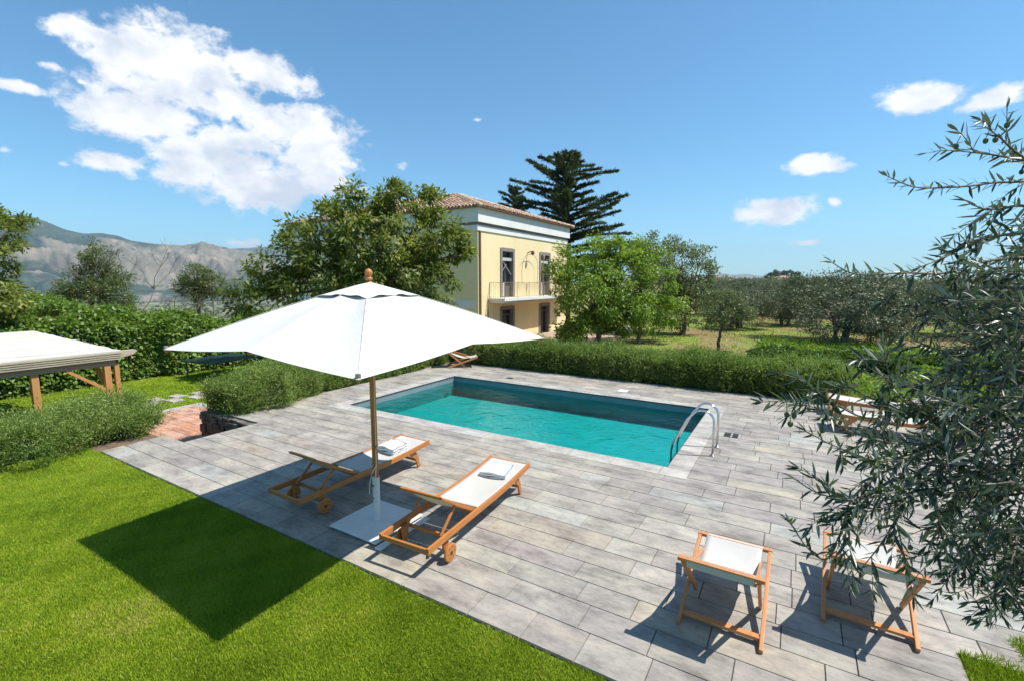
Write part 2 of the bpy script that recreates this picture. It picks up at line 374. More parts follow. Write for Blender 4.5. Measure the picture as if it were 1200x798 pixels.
# mountains across the valley: ridge heights read off the skyline, at 4 to 7 km
def vn(x, y, z=0): return mnoise.fractal(Vector((x, y, z)), 1.0, 2.1, 7)
def mountain(name, ridge, r0, r1, rr, base, nth, nr, amp, freq, seed):
    rp = []
    for px, py in ridge:
        d = dirn(px, py); h = math.hypot(d.x, d.y); t = rr/h; p = CAM+d*t; rp.append((math.atan2(-p.x, p.y), p.z))
    rp.sort(); th = np.array([a for a, _ in rp]); hz = np.array([b for _, b in rp])
    T = np.linspace(th[0], th[-1], nth); Rr = np.linspace(r0, r1, nr); V = np.zeros((nth, nr, 3))
    for i, t in enumerate(T):
        H = np.interp(t, th, hz)
        for j, r in enumerate(Rr):
            x, y = -math.sin(t)*r, math.cos(t)*r
            u = (r-r0)/(rr-r0)
            sh = u**1.15 if u < 1 else max(0, 1-(u-1)*1.3)
            n = vn(x*freq+seed, y*freq, seed); rg = 1-abs(vn(x*freq*1.7+9, y*freq*1.7, seed+3))*2.2
            k = math.sin(min(1, u)*math.pi)
            z = base+(H-base)*sh+k*amp*(rg-.45)+n*amp*.35*k + n*amp*.12*min(1, u)**4
            V[i, j] = (x, y, max(z, base-5))
    I, J = np.meshgrid(np.arange(nth-1), np.arange(nr-1), indexing='ij')
    F = np.stack([I*nr+J, (I+1)*nr+J, (I+1)*nr+J+1, I*nr+J+1], -1).reshape(-1, 4)
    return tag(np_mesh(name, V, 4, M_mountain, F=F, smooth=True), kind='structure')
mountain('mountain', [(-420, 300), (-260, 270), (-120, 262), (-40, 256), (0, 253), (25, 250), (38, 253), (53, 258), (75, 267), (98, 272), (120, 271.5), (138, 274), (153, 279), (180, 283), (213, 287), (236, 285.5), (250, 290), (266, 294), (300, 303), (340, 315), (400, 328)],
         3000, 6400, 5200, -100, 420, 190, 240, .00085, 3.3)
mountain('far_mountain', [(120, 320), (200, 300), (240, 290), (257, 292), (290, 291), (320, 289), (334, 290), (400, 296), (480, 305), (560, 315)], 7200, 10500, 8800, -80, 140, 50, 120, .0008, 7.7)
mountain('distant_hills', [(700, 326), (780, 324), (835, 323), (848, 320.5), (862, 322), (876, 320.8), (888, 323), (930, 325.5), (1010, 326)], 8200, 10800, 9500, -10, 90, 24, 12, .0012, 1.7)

# ------------------------------------------------------------------ terrace
def slabs(name, rects, z, rowr, lenr, pal, mat, along='x', gap=.0038, seed=1, origin=(0, 0), th=.014):
    rd = random.Random(seed); mb = MB()
    x0 = min(r[0] for r in rects); x1 = max(r[1] for r in rects); y0 = min(r[2] for r in rects); y1 = max(r[3] for r in rects)
    if along == 'y': x0, x1, y0, y1 = y0, y1, x0, x1
    y = y0; bev = .004
    while y < y1-1e-4:
        h = rd.choice(rowr); x = x0-rd.random()*lenr[1]
        if y1-(y+h) < .12: h = y1-y
        while x < x1:
            L = rd.uniform(*lenr); base = rd.choice(pal); k = rd.uniform(.95, 1.05); c = tuple(v*k*rd.uniform(.985, 1.015) for v in base)
            for r in rects:
                q = r if along == 'x' else (r[2], r[3], r[0], r[1])
                a0, a1 = max(x, q[0]), min(x+L, q[1]); b0, b1 = max(y, q[2]), min(y+h, q[3])
                if a1-a0 < .02 or b1-b0 < .02: continue
                g = lambda v, e: gap/2 if abs(v-e) < 1e-6 else 0
                A0, A1, B0, B1 = a0+g(a0, x), a1-g(a1, x+L), b0+g(b0, y), b1-g(b1, y+h)
                if min(A1-A0, B1-B0) < .015: continue
                i0 = bev if g(a0, x) else 0; i1 = bev if g(a1, x+L) else 0; j0 = bev if g(b0, y) else 0; j1 = bev if g(b1, y+h) else 0
                P = [(A0, B0, z-th), (A1, B0, z-th), (A1, B1, z-th), (A0, B1, z-th), (A0+i0, B0+j0, z), (A1-i1, B0+j0, z), (A1-i1, B1-j1, z), (A0+i0, B1-j1, z)]
                dz = rd.uniform(-.0012, .0012); P = [(p[0], p[1], p[2]+dz) for p in P]
                if along == 'y': P = [(p[1], p[0], p[2]) for p in P]
                F = [(4, 5, 6, 7), (0, 1, 5, 4), (1, 2, 6, 5), (2, 3, 7, 6), (3, 0, 4, 7)]
                if along == 'y': F = [f[::-1] for f in F]
                mb.add(P, F, c)
            x += L
        y += h
    return mb.build(name, mat)
PAL = [tuple(a*b for a, b in zip(q, (.84, .815, .765))) for q in [(.395, .375, .345)]*5+[(.44, .42, .385)]*3+[(.42, .425, .405)]+[(.36, .34, .325)]*2+[(.42, .385, .335)]*1+[(.37, .35, .33)]*4]
CP = .36   # coping width
cx0, cx1, cy0, cy1 = PX0-CP, PX1+CP, PY0-CP, PY1+CP
deck_rects = [(-10.5, 1.3, 3.19, 4.2), (-9.75, 1.3, 4.2, 4.9), (-9.75, 1.75, 4.9, 5.3), (-9.75, 4.3, 5.3, 5.65), (-10.95, 4.3, 5.65, cy0),
              (-10.95, cx0, cy0, cy1), (cx1, 4.3, cy0, cy1), (-11.3, 4.3, cy1, 14.0)]
tag(slabs('pool_deck', deck_rects, 0, [.29, .31, .34, .30, .36], (.45, 1.05), PAL, M_pave, seed=5), kind='structure')
CPAL = [(.41, .385, .345), (.43, .405, .365), (.375, .355, .32), (.40, .39, .36)]
cop = [(cx0, cx1, cy0, PY0-.004), (cx0, cx1, PY1+.004, cy1)]
o1 = slabs('pool_coping', cop, .003, [CP], (.7, 1.1), CPAL, M_pave, seed=9, th=.05)
o2 = slabs('pool_coping', [(cx0, PX0-.004, PY0, PY1), (PX1+.004, cx1, PY0, PY1)], .003, [CP], (.7, 1.1), CPAL, M_pave, along='y', seed=10, th=.05)
for o in (o1, o2): tag(o, kind='structure')
mb = MB()
ZT, ZB = -.016, -1.6
for (a, b, c, d) in deck_rects[:4]: mb.span((a, c, ZB), (b, d, ZT))
mb.span((-10.95, 5.65, ZB), (4.3, PY0-.02, ZT)); mb.span((-10.95, PY0-.02, ZB), (PX0-.02, PY1+.02, ZT)); mb.span((PX1+.02, PY0-.02, ZB), (4.3, PY1+.02, ZT))
mb.span((-11.3, PY1+.02, ZB), (4.3, 14.0, ZT))
tag(mb.build('deck_foundation', M_joint), kind='structure')
# edge kerb of paler stones where the deck meets the lawn
mb = MB(); mb.span((-12.4, -9, ZB), (7, 3.185, -.03)); tag(mb.build('lawn', M_lawn), kind='structure')
mb = MB(); mb.span((1.302, 3.19, ZB), (7, 4.9, -.03)); mb.span((1.752, 4.9, ZB), (7, 5.298, -.03)); tag(mb.build('lawn', M_lawn), kind='structure')
mb = MB(); mb.span((-12.4, 3.187, ZB), (-10.502, 4.15, -.035)); tag(mb.build('planting_bed', M_soil), kind='structure')
mb = MB(); mb.span((-11.9, 5.75, ZB), (-10.952, 14.0, -.035)); mb.span((-12.4, 14.002, ZB), (1.7, 15.1, -.035)); mb.span((1.7, 14.002, ZB), (4.3, 14.4, -.035))
tag(mb.build('planting_bed', M_soil), kind='structure')
# pool basin
mb = MB(); ZF = -.60
mb.add([(PX0, PY0, ZF), (PX1, PY0, ZF), (PX1, PY1, ZF), (PX0, PY1, ZF), (PX0, PY0, -.02), (PX1, PY0, -.02), (PX1, PY1, -.02), (PX0, PY1, -.02)],
       [(0, 4, 5, 1), (1, 5, 6, 2), (2, 6, 7, 3), (3, 7, 4, 0)])
tag(mb.build('pool_wall', M_poolwall), kind='structure')
mb = MB(); mb.span((PX0-.01, PY0-.01, ZF-.1), (PX1+.01, PY1+.01, ZF)); tag(mb.build('pool_floor', M_liner), kind='structure')
mb = MB()
for a, b in (((PX0, PY0, -.028), (PX1, PY0+.012, -.006)), ((PX0, PY1-.012, -.028), (PX1, PY1, -.006)), ((PX0, PY0+.013, -.028), (PX0+.012, PY1-.013, -.006)), ((PX1-.012, PY0+.013, -.028), (PX1, PY1-.013, -.006))): mb.span(a, b)
tag(mb.build('pool_edge_trim', M_rubber), kind='structure')
mb = MB(); mb.add([(PX0, PY0, -.17), (PX1, PY0, -.17), (PX1, PY1, -.17), (PX0, PY1, -.17)], [(0, 1, 2, 3)]); tag(mb.build('pool_water', M_water), kind='structure')
# sunken steps + terracotta landing + lower lawn and path
mb = MB()
for i in range(5): mb.span((-9.76-.32*(i+1), 4.2, -1.3), (-9.76-.32*i, 5.56, -.17*(i+1)))
tag(mb.build('steps', M_stonewall), kind='structure')
TP = [(.50, .27, .18), (.54, .31, .21), (.49, .25, .16), (.53, .33, .24), (.47, .24, .15)]
tag(slabs('terracotta_landing', [(-16.0, -11.4, 4.6, 7.3)], -.86, [.28], (.28, .56), TP, M_terracotta, seed=3), kind='structure')
tag(slabs('terracotta_border', [(-16.0, -11.4, 7.302, 7.6), (-16.3, -16.002, 4.6, 7.6)], -.86, [.3], (.5, .8), CPAL, M_pave, seed=4), kind='structure')
mb = MB(); mb.add([(-22.6, -4, -.925), (-12.4, -4, -.925), (-11.9, 5.5, -.925), (-11.9, 16, -.925), (-22, 22, -.925)], [(0, 1, 2, 3, 4)])
tag(mb.build('lower_lawn', M_lawn), kind='structure')
# rubble retaining wall beside the steps
mb = MB(); rd = random.Random(4)
def rubble(p0, p1, z0, z1, nrm):
    p0, p1 = Vector(p0), Vector(p1); L = (p1-p0).length; d = (p1-p0).normalized(); z = z0; nrm = Vector(nrm)
    while z < z1-.03:
        h = min(rd.uniform(.10, .2), z1-z); x = 0
        while x < L-.02:
            w = min(rd.uniform(.14, .34), L-x); c = p0+d*(x+w/2)+nrm*rd.uniform(-.01, .05); c.z = z+h/2
            rot = Euler((rd.uniform(-.08, .08), rd.uniform(-.08, .08), math.atan2(d.y, d.x)+rd.uniform(-.06, .06))).to_matrix()
            mb.box(c, (w-.02, .22, h-.018), rot); x += w
        z += h
rubble((-11.95, 5.66, 0), (-9.8, 5.66, 0), -.95, -.03, (0, -1, 0)); rubble((-11.95, 5.75, 0), (-11.95, 9.5, 0), -.95, -.03, (-1, 0, 0))
tag(mb.build('stone_wall', M_stonewall, bevel=.02), 'dark rubble stone retaining wall beside the sunken terracotta landing', 'wall')
mb = MB(); mb.span((-11.9, 5.70, ZB), (-10.9, 6.0, -.05)); 
rubble((-12.42, -4, 0), (-12.42, 4.1, 0), -.95, -.04, (-1, 0, 0))
tag(mb.build('stone_wall', M_stonewall, bevel=.02), 'stone retaining wall of the terrace hidden under the rosemary by the pergola', 'wall')
# stepping stones across lower lawn
i = 0
for k in range(9):
    for s in (0, 1):
        y = 4.6+k*.62+s*.28; xx = -18.5+s*.62+k*.10
        o = MB().box((0, 0, 0), (.52, .36, .05), Euler((0, 0, .12+rd.uniform(-.05, .05))).to_matrix(), rd.choice(CPAL)).build('stepping_stone', M_pave, bevel=.006)
        o.location = (xx+rd.uniform(-.05, .05), y, -.905)
        far = ['first', 'second', 'third', 'fourth', 'fifth', 'sixth', 'seventh', 'eighth', 'ninth'][k]
        tag(o, 'pale stepping stone in the lower lawn, %s pair from the pergola, %s row' % (far, ['hedge side', 'terrace side'][s]), 'paving stone', 'stepping stones across the lower lawn'); i += 1
mb = MB()
for k in range(9): mb.box((-18.2+.15*k, 1.9+.33*k-.6, -.9), (3.6, .24, .05), Euler((0, 0, .15)).to_matrix(), rd.choice(CPAL))
tag(mb.build('paved_floor', M_pave, bevel=.006), kind='structure')

# ------------------------------------------------------------------ grass
def blades(name, n, xr, yr, z, h, w, mat, parent=None, keep=None, falloff=None, seedv=0):
    r = np.random.default_rng(seedv)
    x = r.uniform(*xr, n); y = r.uniform(*yr, n)
    k = np.ones(n, bool)
    if falloff is not None: k &= r.random(n) < falloff(x, y)
    if keep is not None: k &= keep(x, y)
    x, y = x[k], y[k]; n = len(x)
    zz = z if np.isscalar(z) else None
    P = np.stack([x, y, np.full(n, z) if zz is not None else z(x, y)], 1)
    mot = sum(np.sin(x*fx+y*fy+ph_) for fx, fy, ph_ in ((3.1, 2.2, .3), (-2.4, 4.6, 1.1), (6.3, -3.9, 2.2), (9.1, 8.7, .7), (-13, 7.7, 1.9), (1.1, -.9, 2.5)))/6
    D = np.stack([r.normal(0, .38, n), r.normal(0, .38, n), np.ones(n)], 1)
    hh = h*r.uniform(.5, 1.25, n)
    pat = .5+.5*np.sin(x*1.9+np.sin(y*2.3)*1.3)*np.cos(y*1.7+x*.6)
    pat = pat*.6+.4*(.5+.5*np.sin(x*.55+1.3)*np.sin(y*.8+x*.25)); dry = np.exp(-((x+4.9)**2/.35+(y-1.5)**2/.08))+np.exp(-((x+3.6)**2/.5+(y-.9)**2/.1))*.8+np.exp(-((x+8.6)**2/.6+(y-1.4)**2/.12))*.7
    var = np.clip(r.normal(.42, .2, n)+(pat-.5)*.3+mot*.45+(r.random(n) < .05)*.5+dry*.35*r.random(n), 0, 1)
    q = leaf_quads(P, D, hh, w, N=r.normal(size=(n, 3)), mid=.3)
    return np_mesh(name, q, 4, mat, parent, var)
g = blades('grass', 1500000, (-11.0, 1.3), (-3.0, 3.24), -.03, .036, .0055, M_grass, falloff=lambda x, y: np.clip(14/(np.hypot(x, y)**1.6+1), .12, 1),
           keep=lambda x, y: (np.hypot(x, y) > 2.9) & (y < 3.185+.02*np.sin(x*9)+.015*np.sin(x*31)+.02*np.sin(x*67)) & ((-x*.857*-1-y*-.516*0) > -99) & (y > -x*.0-3.0) & (-.5118*x+.850*y > .2))
tag(g, 'bright green mown grass of the lawn in front of the pool deck', 'grass', kind='stuff')
g = blades('grass', 60000, (1.2, 3.5), (2.5, 5.4), -.03, .085, .008, M_grass, keep=lambda x, y: ((x > 1.27+.05*np.sin(y*7)) & (y < 4.93+.05*np.sin(x*9))) | ((x > 1.72) & (y < 5.33+.05*np.sin(x*11))))
tag(g, 'tufts of bright grass at the corner of the deck under the olive', 'grass', kind='stuff')
g = blades('grass', 170000, (-22.5, -11.9), (0, 20), -.925, .055, .02, M_grass, seedv=3, keep=lambda x, y: ~((x > -16.3) & (y < 7.6) & (y > 4.6)))
tag(g, 'lower lawn grass between the pergola and the tall hedge', 'grass', kind='stuff')

# ------------------------------------------------------------------ hedges
def hedge(name, label, cat, x0, x1, y0, y1, z0, top, n, L, W, mat, up=1.0, wob=.12, leafn=None, seedv=0, ends=True, group=None):
    r = np.random.default_rng(seedv); root = empty(name, ((x0+x1)/2, (y0+y1)/2, z0), 0, label, cat, group); ox, oy = (x0+x1)/2, (y0+y1)/2
    hx, hy = (x1-x0)/2, (y1-y0)/2; ht = top-z0
    def env(u, x, y):   # bumpy inflation
        return 1+wob*(np.sin(x*2.3+y*1.7+seedv)+.7*np.sin(x*5.1-y*4.3+1+seedv)+.5*np.sin(x*9.7+y*8.3))
    # points biased to the faces of a rounded box
    a = r.uniform(-1, 1, (n, 3)); ax = r.choice(3, n, p=[hy*ht/(hy*ht+hx*ht+2*hx*hy), hx*ht/(hy*ht+hx*ht+2*hx*hy), 2*hx*hy/(hy*ht+hx*ht+2*hx*hy)])
    dep = 1-np.abs(r.normal(0, .10, n)); s = np.sign(a[np.arange(n), ax]); 
    for k in range(3):
        mk = ax == k; a[mk, k] = (s[mk] if k < 2 else 1)*dep[mk]
    px = a[:, 0]*hx; py = a[:, 1]*hy; zt = (a[:, 2]*.5+.5)
    e = env(0, px+ox, py+oy)
    px = np.where(ax == 0, px+np.sign(px)*(e-1)*min(hx, .8), px); py = np.where(ax == 1, py+np.sign(py)*(e-1)*min(hy, .8), py)
    rnd = np.clip(np.maximum(np.abs(a[:, 0])**(2*max(1, hx)), np.abs(a[:, 1])**(2*max(1, hy))), 0, 1)
    pz = zt*ht*(1-.14*rnd)*np.where(ax == 2, 1+(e-1)*.75, 1+(e-1)*.4)
    P = np.stack([px, py, pz-L*.3], 1)
    D = r.normal(0, .45 if up < .6 else .30, (n, 3)); D[:, 2] += up*np.where(r.random(n) < .15, .4, 1); out = np.stack([a[:, 0]*(ax == 0), a[:, 1]*(ax == 1), np.zeros(n)], 1); D += out*.7
    if up < .3: D[:, 2] -= .3
    nr = out*1.2+np.stack([np.zeros(n), np.zeros(n), np.ones(n)], 1)*.9+r.normal(0, .5, (n, 3)) if up < .6 else None
    q = None
    if up >= .6:     # woody shoots set with needle leaves
        kk = 9; Ls = L*1.35*r.uniform(.5, 1.25, n); Du = unit(D); t = np.tile((np.arange(kk)+.5)/kk, n); ii = np.repeat(np.arange(n), kk)
        bend = r.normal(0, .25, (n, 3)); base = P[ii]+Du[ii]*(Ls[ii]*t)[:, None]+bend[ii]*(Ls[ii]*t*t)[:, None]
        Dl = Du[ii]*.75+r.normal(0, .55, (n*kk, 3)); q = leaf_quads(base, Dl, W*2.6*r.uniform(.7, 1.3, n*kk), W*.62, N=r.normal(size=(n*kk, 3)))
    else: q = leaf_quads(P, D, L*r.uniform(.6, 1.3, n), W*r.uniform(.7, 1.2, n), N=nr)
    pat = np.sin((px+ox)*1.3+seedv)*np.cos((py+oy)*1.7+pz*2)
    var = np.clip(r.normal(.48, .17, n)+.14*pat, 0, 1)
    if up >= .6: var = np.clip(np.repeat(var, kk)+.22*(t-.5), 0, 1)
    np_mesh('foliage', q, 4, mat, root, var)
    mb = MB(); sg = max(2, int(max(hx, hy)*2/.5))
    mb.box((0, 0, ht*.40), ((x1-x0)*.8, (y1-y0)*(.86 if hy > hx else .8), ht*.80)); mb.build('shade_core', M_core, root, bevel=.1)  # solid dark block painted as the shaded inside, stops see-through
    return root
hedge('rosemary_hedge', 'long clipped rosemary hedge along the far side of the pool', 'hedge', -11.6, 1.25, 14.1, 14.95, -.03, .80, 30000, .20, .026, M_rosemary, seedv=1, wob=.12)
hedge('rosemary_hedge', 'low rosemary row along the left end of the deck behind the umbrella', 'hedge', -12.0, -11.05, 7.9, 13.6, -.03, .40, 11000, .18, .024, M_rosemary, seedv=2, wob=.14)
hedge('rosemary_bush', 'big shaggy rosemary bush on top of the rubble wall', 'bush', -12.15, -10.75, 5.72, 8.0, -.03, .60, 9500, .24, .022, M_rosemary, seedv=3, wob=.26)
hedge('rosemary_bush', 'rosemary bushes between the front lawn and the pergola', 'bush', -12.6, -10.85, -.5, 4.35, -.03, .36, 14000, .26, .022, M_rosemary, seedv=4, wob=.30)
hedge('leafy_hedge', 'tall dense broad leaved hedge behind the lower lawn and pergola', 'hedge', -24.6, -22.6, -9, 9.5, -.95, 1.75, 46000, .16, .11, M_hedgeleaf, up=.1, seedv=5, wob=.10)
hedge('leafy_hedge', 'tall dense broad leaved hedge receding behind the umbrella', 'hedge', -24.0, -22.2, 9.3, 24, -.95, 1.35, 30000, .16, .11, M_hedgeleaf, up=.1, seedv=6, wob=.12)
for nm, lb, a in (('terracotta_pot_shard', 'small broken terracotta pot under the rosemary by the lawn', (375, 0)),):
    mbp = MB().lathe([(.05, 0), (.085, .13), (.09, .14), (.075, .14), (.045, .02)], n=14); o = mbp.build('flower_pot', simple('pot_clay', [(.45, .2, .11), (.6, .3, .18)], 8, .8)); o.location = (-11.05, 3.0, -.03); o.rotation_euler = (.5, .3, 0)
    tag(o, lb, 'pot')

# ------------------------------------------------------------------ trees
def limb(mb, p0, p1, r0, r1, sag=.15, n=6, seg=5, rd=random):
    p0, p1 = Vector(p0), Vector(p1); L = (p1-p0).length; mid = Vector((rd.uniform(-1, 1), rd.uniform(-1, 1), rd.uniform(0, 1)))*L*sag
    pts = [p0.lerp(p1, t)+mid*math.sin(t*math.pi) + Vector((rd.gauss(0, 1), rd.gauss(0, 1), rd.gauss(0, 1)))*L*.015*(0 < t < 1) for t in [i/seg for i in range(seg+1)]]
    mb.tube(pts, [r0+(r1-r0)*(i/seg) for i in range(seg+1)], n); return pts
def tree(name, label, cat, base, lobes, ncl, rcl, per, L, W, mat, trunk_r, fork=.35, bark=None, seedv=0, droop=0., group=None, trunks=1, limbs=40, lean=(0, 0), shell=.55, wood_r=.03):
    """lobes in metres relative to base: (x,y,z,rx,ry,rz)"""
    r = np.random.default_rng(seedv); rd = random.Random(seedv); root = empty(name, base, 0, label, cat, group)
    lob = np.array(lobes, float); vol = lob[:, 3]*lob[:, 4]*lob[:, 5]; pick = r.choice(len(lob), ncl, p=vol**.75/np.sum(vol**.75))
    dv = unit(r.normal(size=(ncl, 3))); rad = r.uniform(shell**2, 1.05, ncl)**.5
    C = lob[pick, :3]+dv*lob[pick, 3:]*rad[:, None]
    cr = rcl*r.uniform(.6, 1.35, ncl)
    n = ncl*per; ci = np.repeat(np.arange(ncl), per)
    off = r.normal(size=(n, 3)); off = unit(off)*(r.random(n)**.5)[:, None]*cr[ci][:, None]; off[:, 2] *= .7
    P = C[ci]+off
    cen = lob[:, :3].mean(0); outd = unit(P-cen)
    D = r.normal(0, .6, (n, 3))+outd*.5+unit(off)*.4; D[:, 2] -= droop
    Nn = outd*.7+np.array([0, 0, .9])+r.normal(0, .55, (n, 3))
    q = leaf_quads(P, D, L*r.uniform(.65, 1.3, n), W*r.uniform(.7, 1.2, n), N=Nn)
    cv = r.normal(0, .13, ncl)
    var = np.clip(.46+cv[ci]+r.normal(0, .14, n), 0, 1)
    np_mesh('crown', q, 4, mat, root, var)
    mb = MB(); zmin = (lob[:, 2]-lob[:, 5]).min(); top = lob[lob[:, 2].argmax()]
    fz = max(.5, zmin*.8+top[2]*.2)*1.0; fk = Vector((lean[0], lean[1], fz))
    forks = []
    for t in range(trunks):
        a = rd.random()*6.28; b0 = Vector((math.cos(a), math.sin(a), 0))*(.0 if trunks == 1 else trunk_r*1.3)
        f = fk+Vector((math.cos(a), math.sin(a), 0))*(0 if trunks == 1 else fz*.45)
        limb(mb, b0+Vector((0, 0, -.3)), f, trunk_r*1.15, trunk_r*.7, .08, 9, 7, rd); forks.append(f)
    for k in range(min(limbs, ncl)):
        f = rd.choice(forks); c = Vector(C[k]); md = f.lerp(c, .5)+Vector((0, 0, (c-f).length*.08))
        limb(mb, f, md, trunk_r*.42, trunk_r*.2, .08, 6, 4, rd); limb(mb, md, c, trunk_r*.2, wood_r*.4, .12, 5, 4, rd)
    mb.build('trunk', bark or M_bark, root, smooth=True)
    return root
def lob(base, items, d):      # lobes read as (px, py, rx_px, ry_px, extra depth)
    out = []
    for it in items:
        px, py, rx, ry = it[:4]; dd = d+(it[4] if len(it) > 4 else 0); p = at(px, py, dd)-Vector(base); s = dd/F_PX
        out.append((p.x, p.y, p.z, rx*s, rx*s, ry*s))
    return out
def gbase(px, d, dz=0):
    p = at(px, 380, d); return (p.x, p.y, float(hgt(p.x, p.y))+dz)

b = gbase(440, 19.5)
tree('walnut_tree', 'large walnut tree behind the white umbrella, left of the yellow house', 'tree', b,
     lob(b, [(440, 290, 78, 55), (372, 292, 42, 40, -.5), (420, 245, 40, 25), (478, 238, 42, 26, .5), (512, 290, 34, 38), (500, 335, 42, 32), (312, 325, 38, 26, -1), (290, 345, 22, 22, -1), (360, 335, 50, 30), (435, 340, 70, 35), (532, 300, 18, 18, .5), (400, 218, 8, 12), (455, 222, 12, 12)], 19.5),
     300, .46, 78, .25, .10, M_walnut, .28, seedv=11, droop=.35, limbs=70)
b = gbase(700, 29)
tree('young_walnut_tree', 'bright green leafy tree standing before the right end of the house', 'tree', b,
     lob(b, [(690, 345, 44, 44), (665, 315, 24, 26), (712, 300, 30, 24), (735, 330, 34, 44, .4), (730, 372, 34, 22), (682, 385, 28, 16), (660, 290, 8, 12), (700, 288, 12, 10)], 29),
     210, .62, 85, .24, .11, M_bright, .17, seedv=12, droop=.3, limbs=40)
b = gbase(748, 30.5)
tree('young_walnut_tree', 'second tree with a pale thin trunk right of the bright green tree', 'tree', b,
     lob(b, [(765, 330, 30, 34), (755, 300, 22, 20), (775, 365, 26, 24), (748, 372, 22, 20)], 31), 90, .62, 75, .23, .10, M_bright, .14, seedv=13, droop=.3, limbs=24, bark=M_barkgrey)
b = gbase(800, 35)
tree('walnut_tree', 'open spreading grey green tree to the right of the bright tree', 'tree', b,
     lob(b, [(792, 312, 42, 26), (812, 335, 26, 26), (768, 296, 38, 22, 1), (800, 362, 34, 26), (822, 300, 18, 12), (760, 340, 40, 40, 1.5), (835, 318, 8, 12)], 35), 190, .6, 72, .22, .10, M_greyleaf, .22, seedv=14, limbs=40)
b = gbase(845, 26.5)
tree('orchard_tree', 'small fruit tree with a bent dark trunk beyond the hedge', 'tree', b,
     lob(b, [(850, 362, 30, 20), (832, 370, 18, 16), (872, 366, 16, 16), (848, 348, 16, 10)], 26.5), 75, .36, 60, .13, .06, M_greyleaf, .09, seedv=15, limbs=20, lean=(.15, 0))
# cedar
def cedar(base, height, label, rad, seedv):
    r = np.random.default_rng(seedv); rd = random.Random(seedv); root = empty('cedar_tree', base, 0, label, 'tree')
    mb = MB(); mb.tube([(0, 0, -.5), (.1, 0, height*.5), (0, 0, height*.94)], [.55, .35, .06], 10)
    P = []; D = []
    z = height*.30
    while z < height*.985:
        u = (z-height*.30)/(height*.685); reach = rad*(1-u**3.2)*.98+.5
        a00 = rd.random()*6.283
        for b_ in range(5):
            a = a00+b_*1.257+rd.uniform(-.35, .35); L = reach*rd.uniform(.45, 1.22); rise = rd.uniform(.08, .42)+.22*u; dr_ = rd.uniform(.08, .2)
            p0 = Vector((0, 0, z)); d = Vector((math.cos(a), math.sin(a), 0)); pts = []
            for i in range(7):
                t = i/6; pts.append(p0+d*L*t+Vector((0, 0, L*(rise*t-dr_*t*t))))
            mb.tube(pts, [.09*(1-i/7)+.015 for i in range(7)], 5)
            k = int(L*120); t = r.random(k)**.75; side = (r.random(k)-.5)*2*(.06+.13*L*(1-np.abs(2*t-1.05)**1.5).clip(0)*.5)
            px = np.array(d)[None]*(L*t)[:, None]; sd = np.array([-d.y, d.x, 0])
            q = px+sd[None]*side[:, None]; q[:, 2] += z+L*(rise*t-dr_*t*t)-np.abs(side)*.14+r.normal(0, .045, k)
            P.append(q); dd = np.array(d)[None]*.7+sd[None]*np.sign(side)[:, None]*.55+r.normal(0, .3, (k, 3)); dd[:, 2] += .35; D.append(dd)
        z += rd.uniform(.42, .62)
    P = np.concatenate(P); D = np.concatenate(D); n = len(P)
    q = leaf_quads(P, D, .36*r.uniform(.6, 1.3, n), .09, N=np.array([0, 0, 1.])+r.normal(0, .5, (n, 3)))
    np_mesh('crown', q, 4, M_cedar, root, np.clip(r.normal(.4, .2, n), 0, 1)); mb.build('trunk', M_bark, root, smooth=True)
    return root
b = gbase(662, 47); cedar(b, at(662, 184, 47).z-b[2], 'tall dark cedar with tiered branches rising behind the house', 5.9, 21)
b = gbase(604, 52); cedar(b, at(606, 222, 52).z-b[2], 'lower dark conifer top just above the house roof, left of the cedar', 3.0, 22)

# olives: three forms, many individuals
OG = 'olive trees of the orchard'
def olive(seedv, s):
    rd = random.Random(seedv); lobes = [(0, 0, 2.0, 2.5, 2.5, 1.7)]+[(math.cos(a)*1.6, math.sin(a)*1.6, rd.uniform(1.2, 2.8), 1.5, 1.5, 1.2) for a in [rd.random()*6.3 for _ in range(5)]]
    return tree('olive_tree', 'x', 'tree', (0, 0, 0), lobes, 230, .48, 95, .15, .05, M_olive, .12, bark=M_barkgrey, seedv=seedv, trunks=3, limbs=26, group=OG)
OL = [olive(31, 1), olive(32, 1), olive(33, 1)]
used = [False]*3
def put_olive(k, x, y, s, rz, label):
    o = OL[k]
    if used[k]: o = copy_tree(OL[k])
    used[k] = True
    o.location = (x, y, float(hgt(x, y))); o.scale = (s, s, s*.95); o.rotation_euler = (0, 0, rz); o['label'] = label; return o
olspots = [(985, 31, 1.35, 'broad silvery olive tree, the largest one seen beyond the hedge'), (1060, 36, 1.05, 'olive tree just right of the broadest olive, behind the near branches'), (920, 43, 1.0, 'olive tree left of the broadest olive, behind the dark crop bed'),
           (868, 40, .95, 'olive tree directly behind the small bent fruit tree'), (1130, 34, 1.1, 'olive tree seen through the near olive branches at far right'), (1190, 40, 1.1, 'olive tree at the right edge beyond the weeds'), (955, 52, 1.05, 'olive tree in the second row behind the broadest olive')]
for i, (px, d, s, lb) in enumerate(olspots):
    p = at(px, 380, d); put_olive(i % 3, p.x, p.y, s, i*1.3, lb)
rd = random.Random(77); cnt = 0
for row in range(7):
    for c in range(-5, 12):
        d = 56+row*11+rd.uniform(-2, 2); lat = c*7.5+(row % 2)*3.5+rd.uniform(-1.2, 1.2)
        px = 600+lat/d*F_PX
        if px < 815 or px > 1235: continue
        p = CAM+FWD*d+RT*lat; cnt += 1
        put_olive(rd.randrange(3), p.x, p.y, rd.uniform(.95, 1.3), rd.random()*6, 'grey green olive tree in one of the rear rows of the orchard')

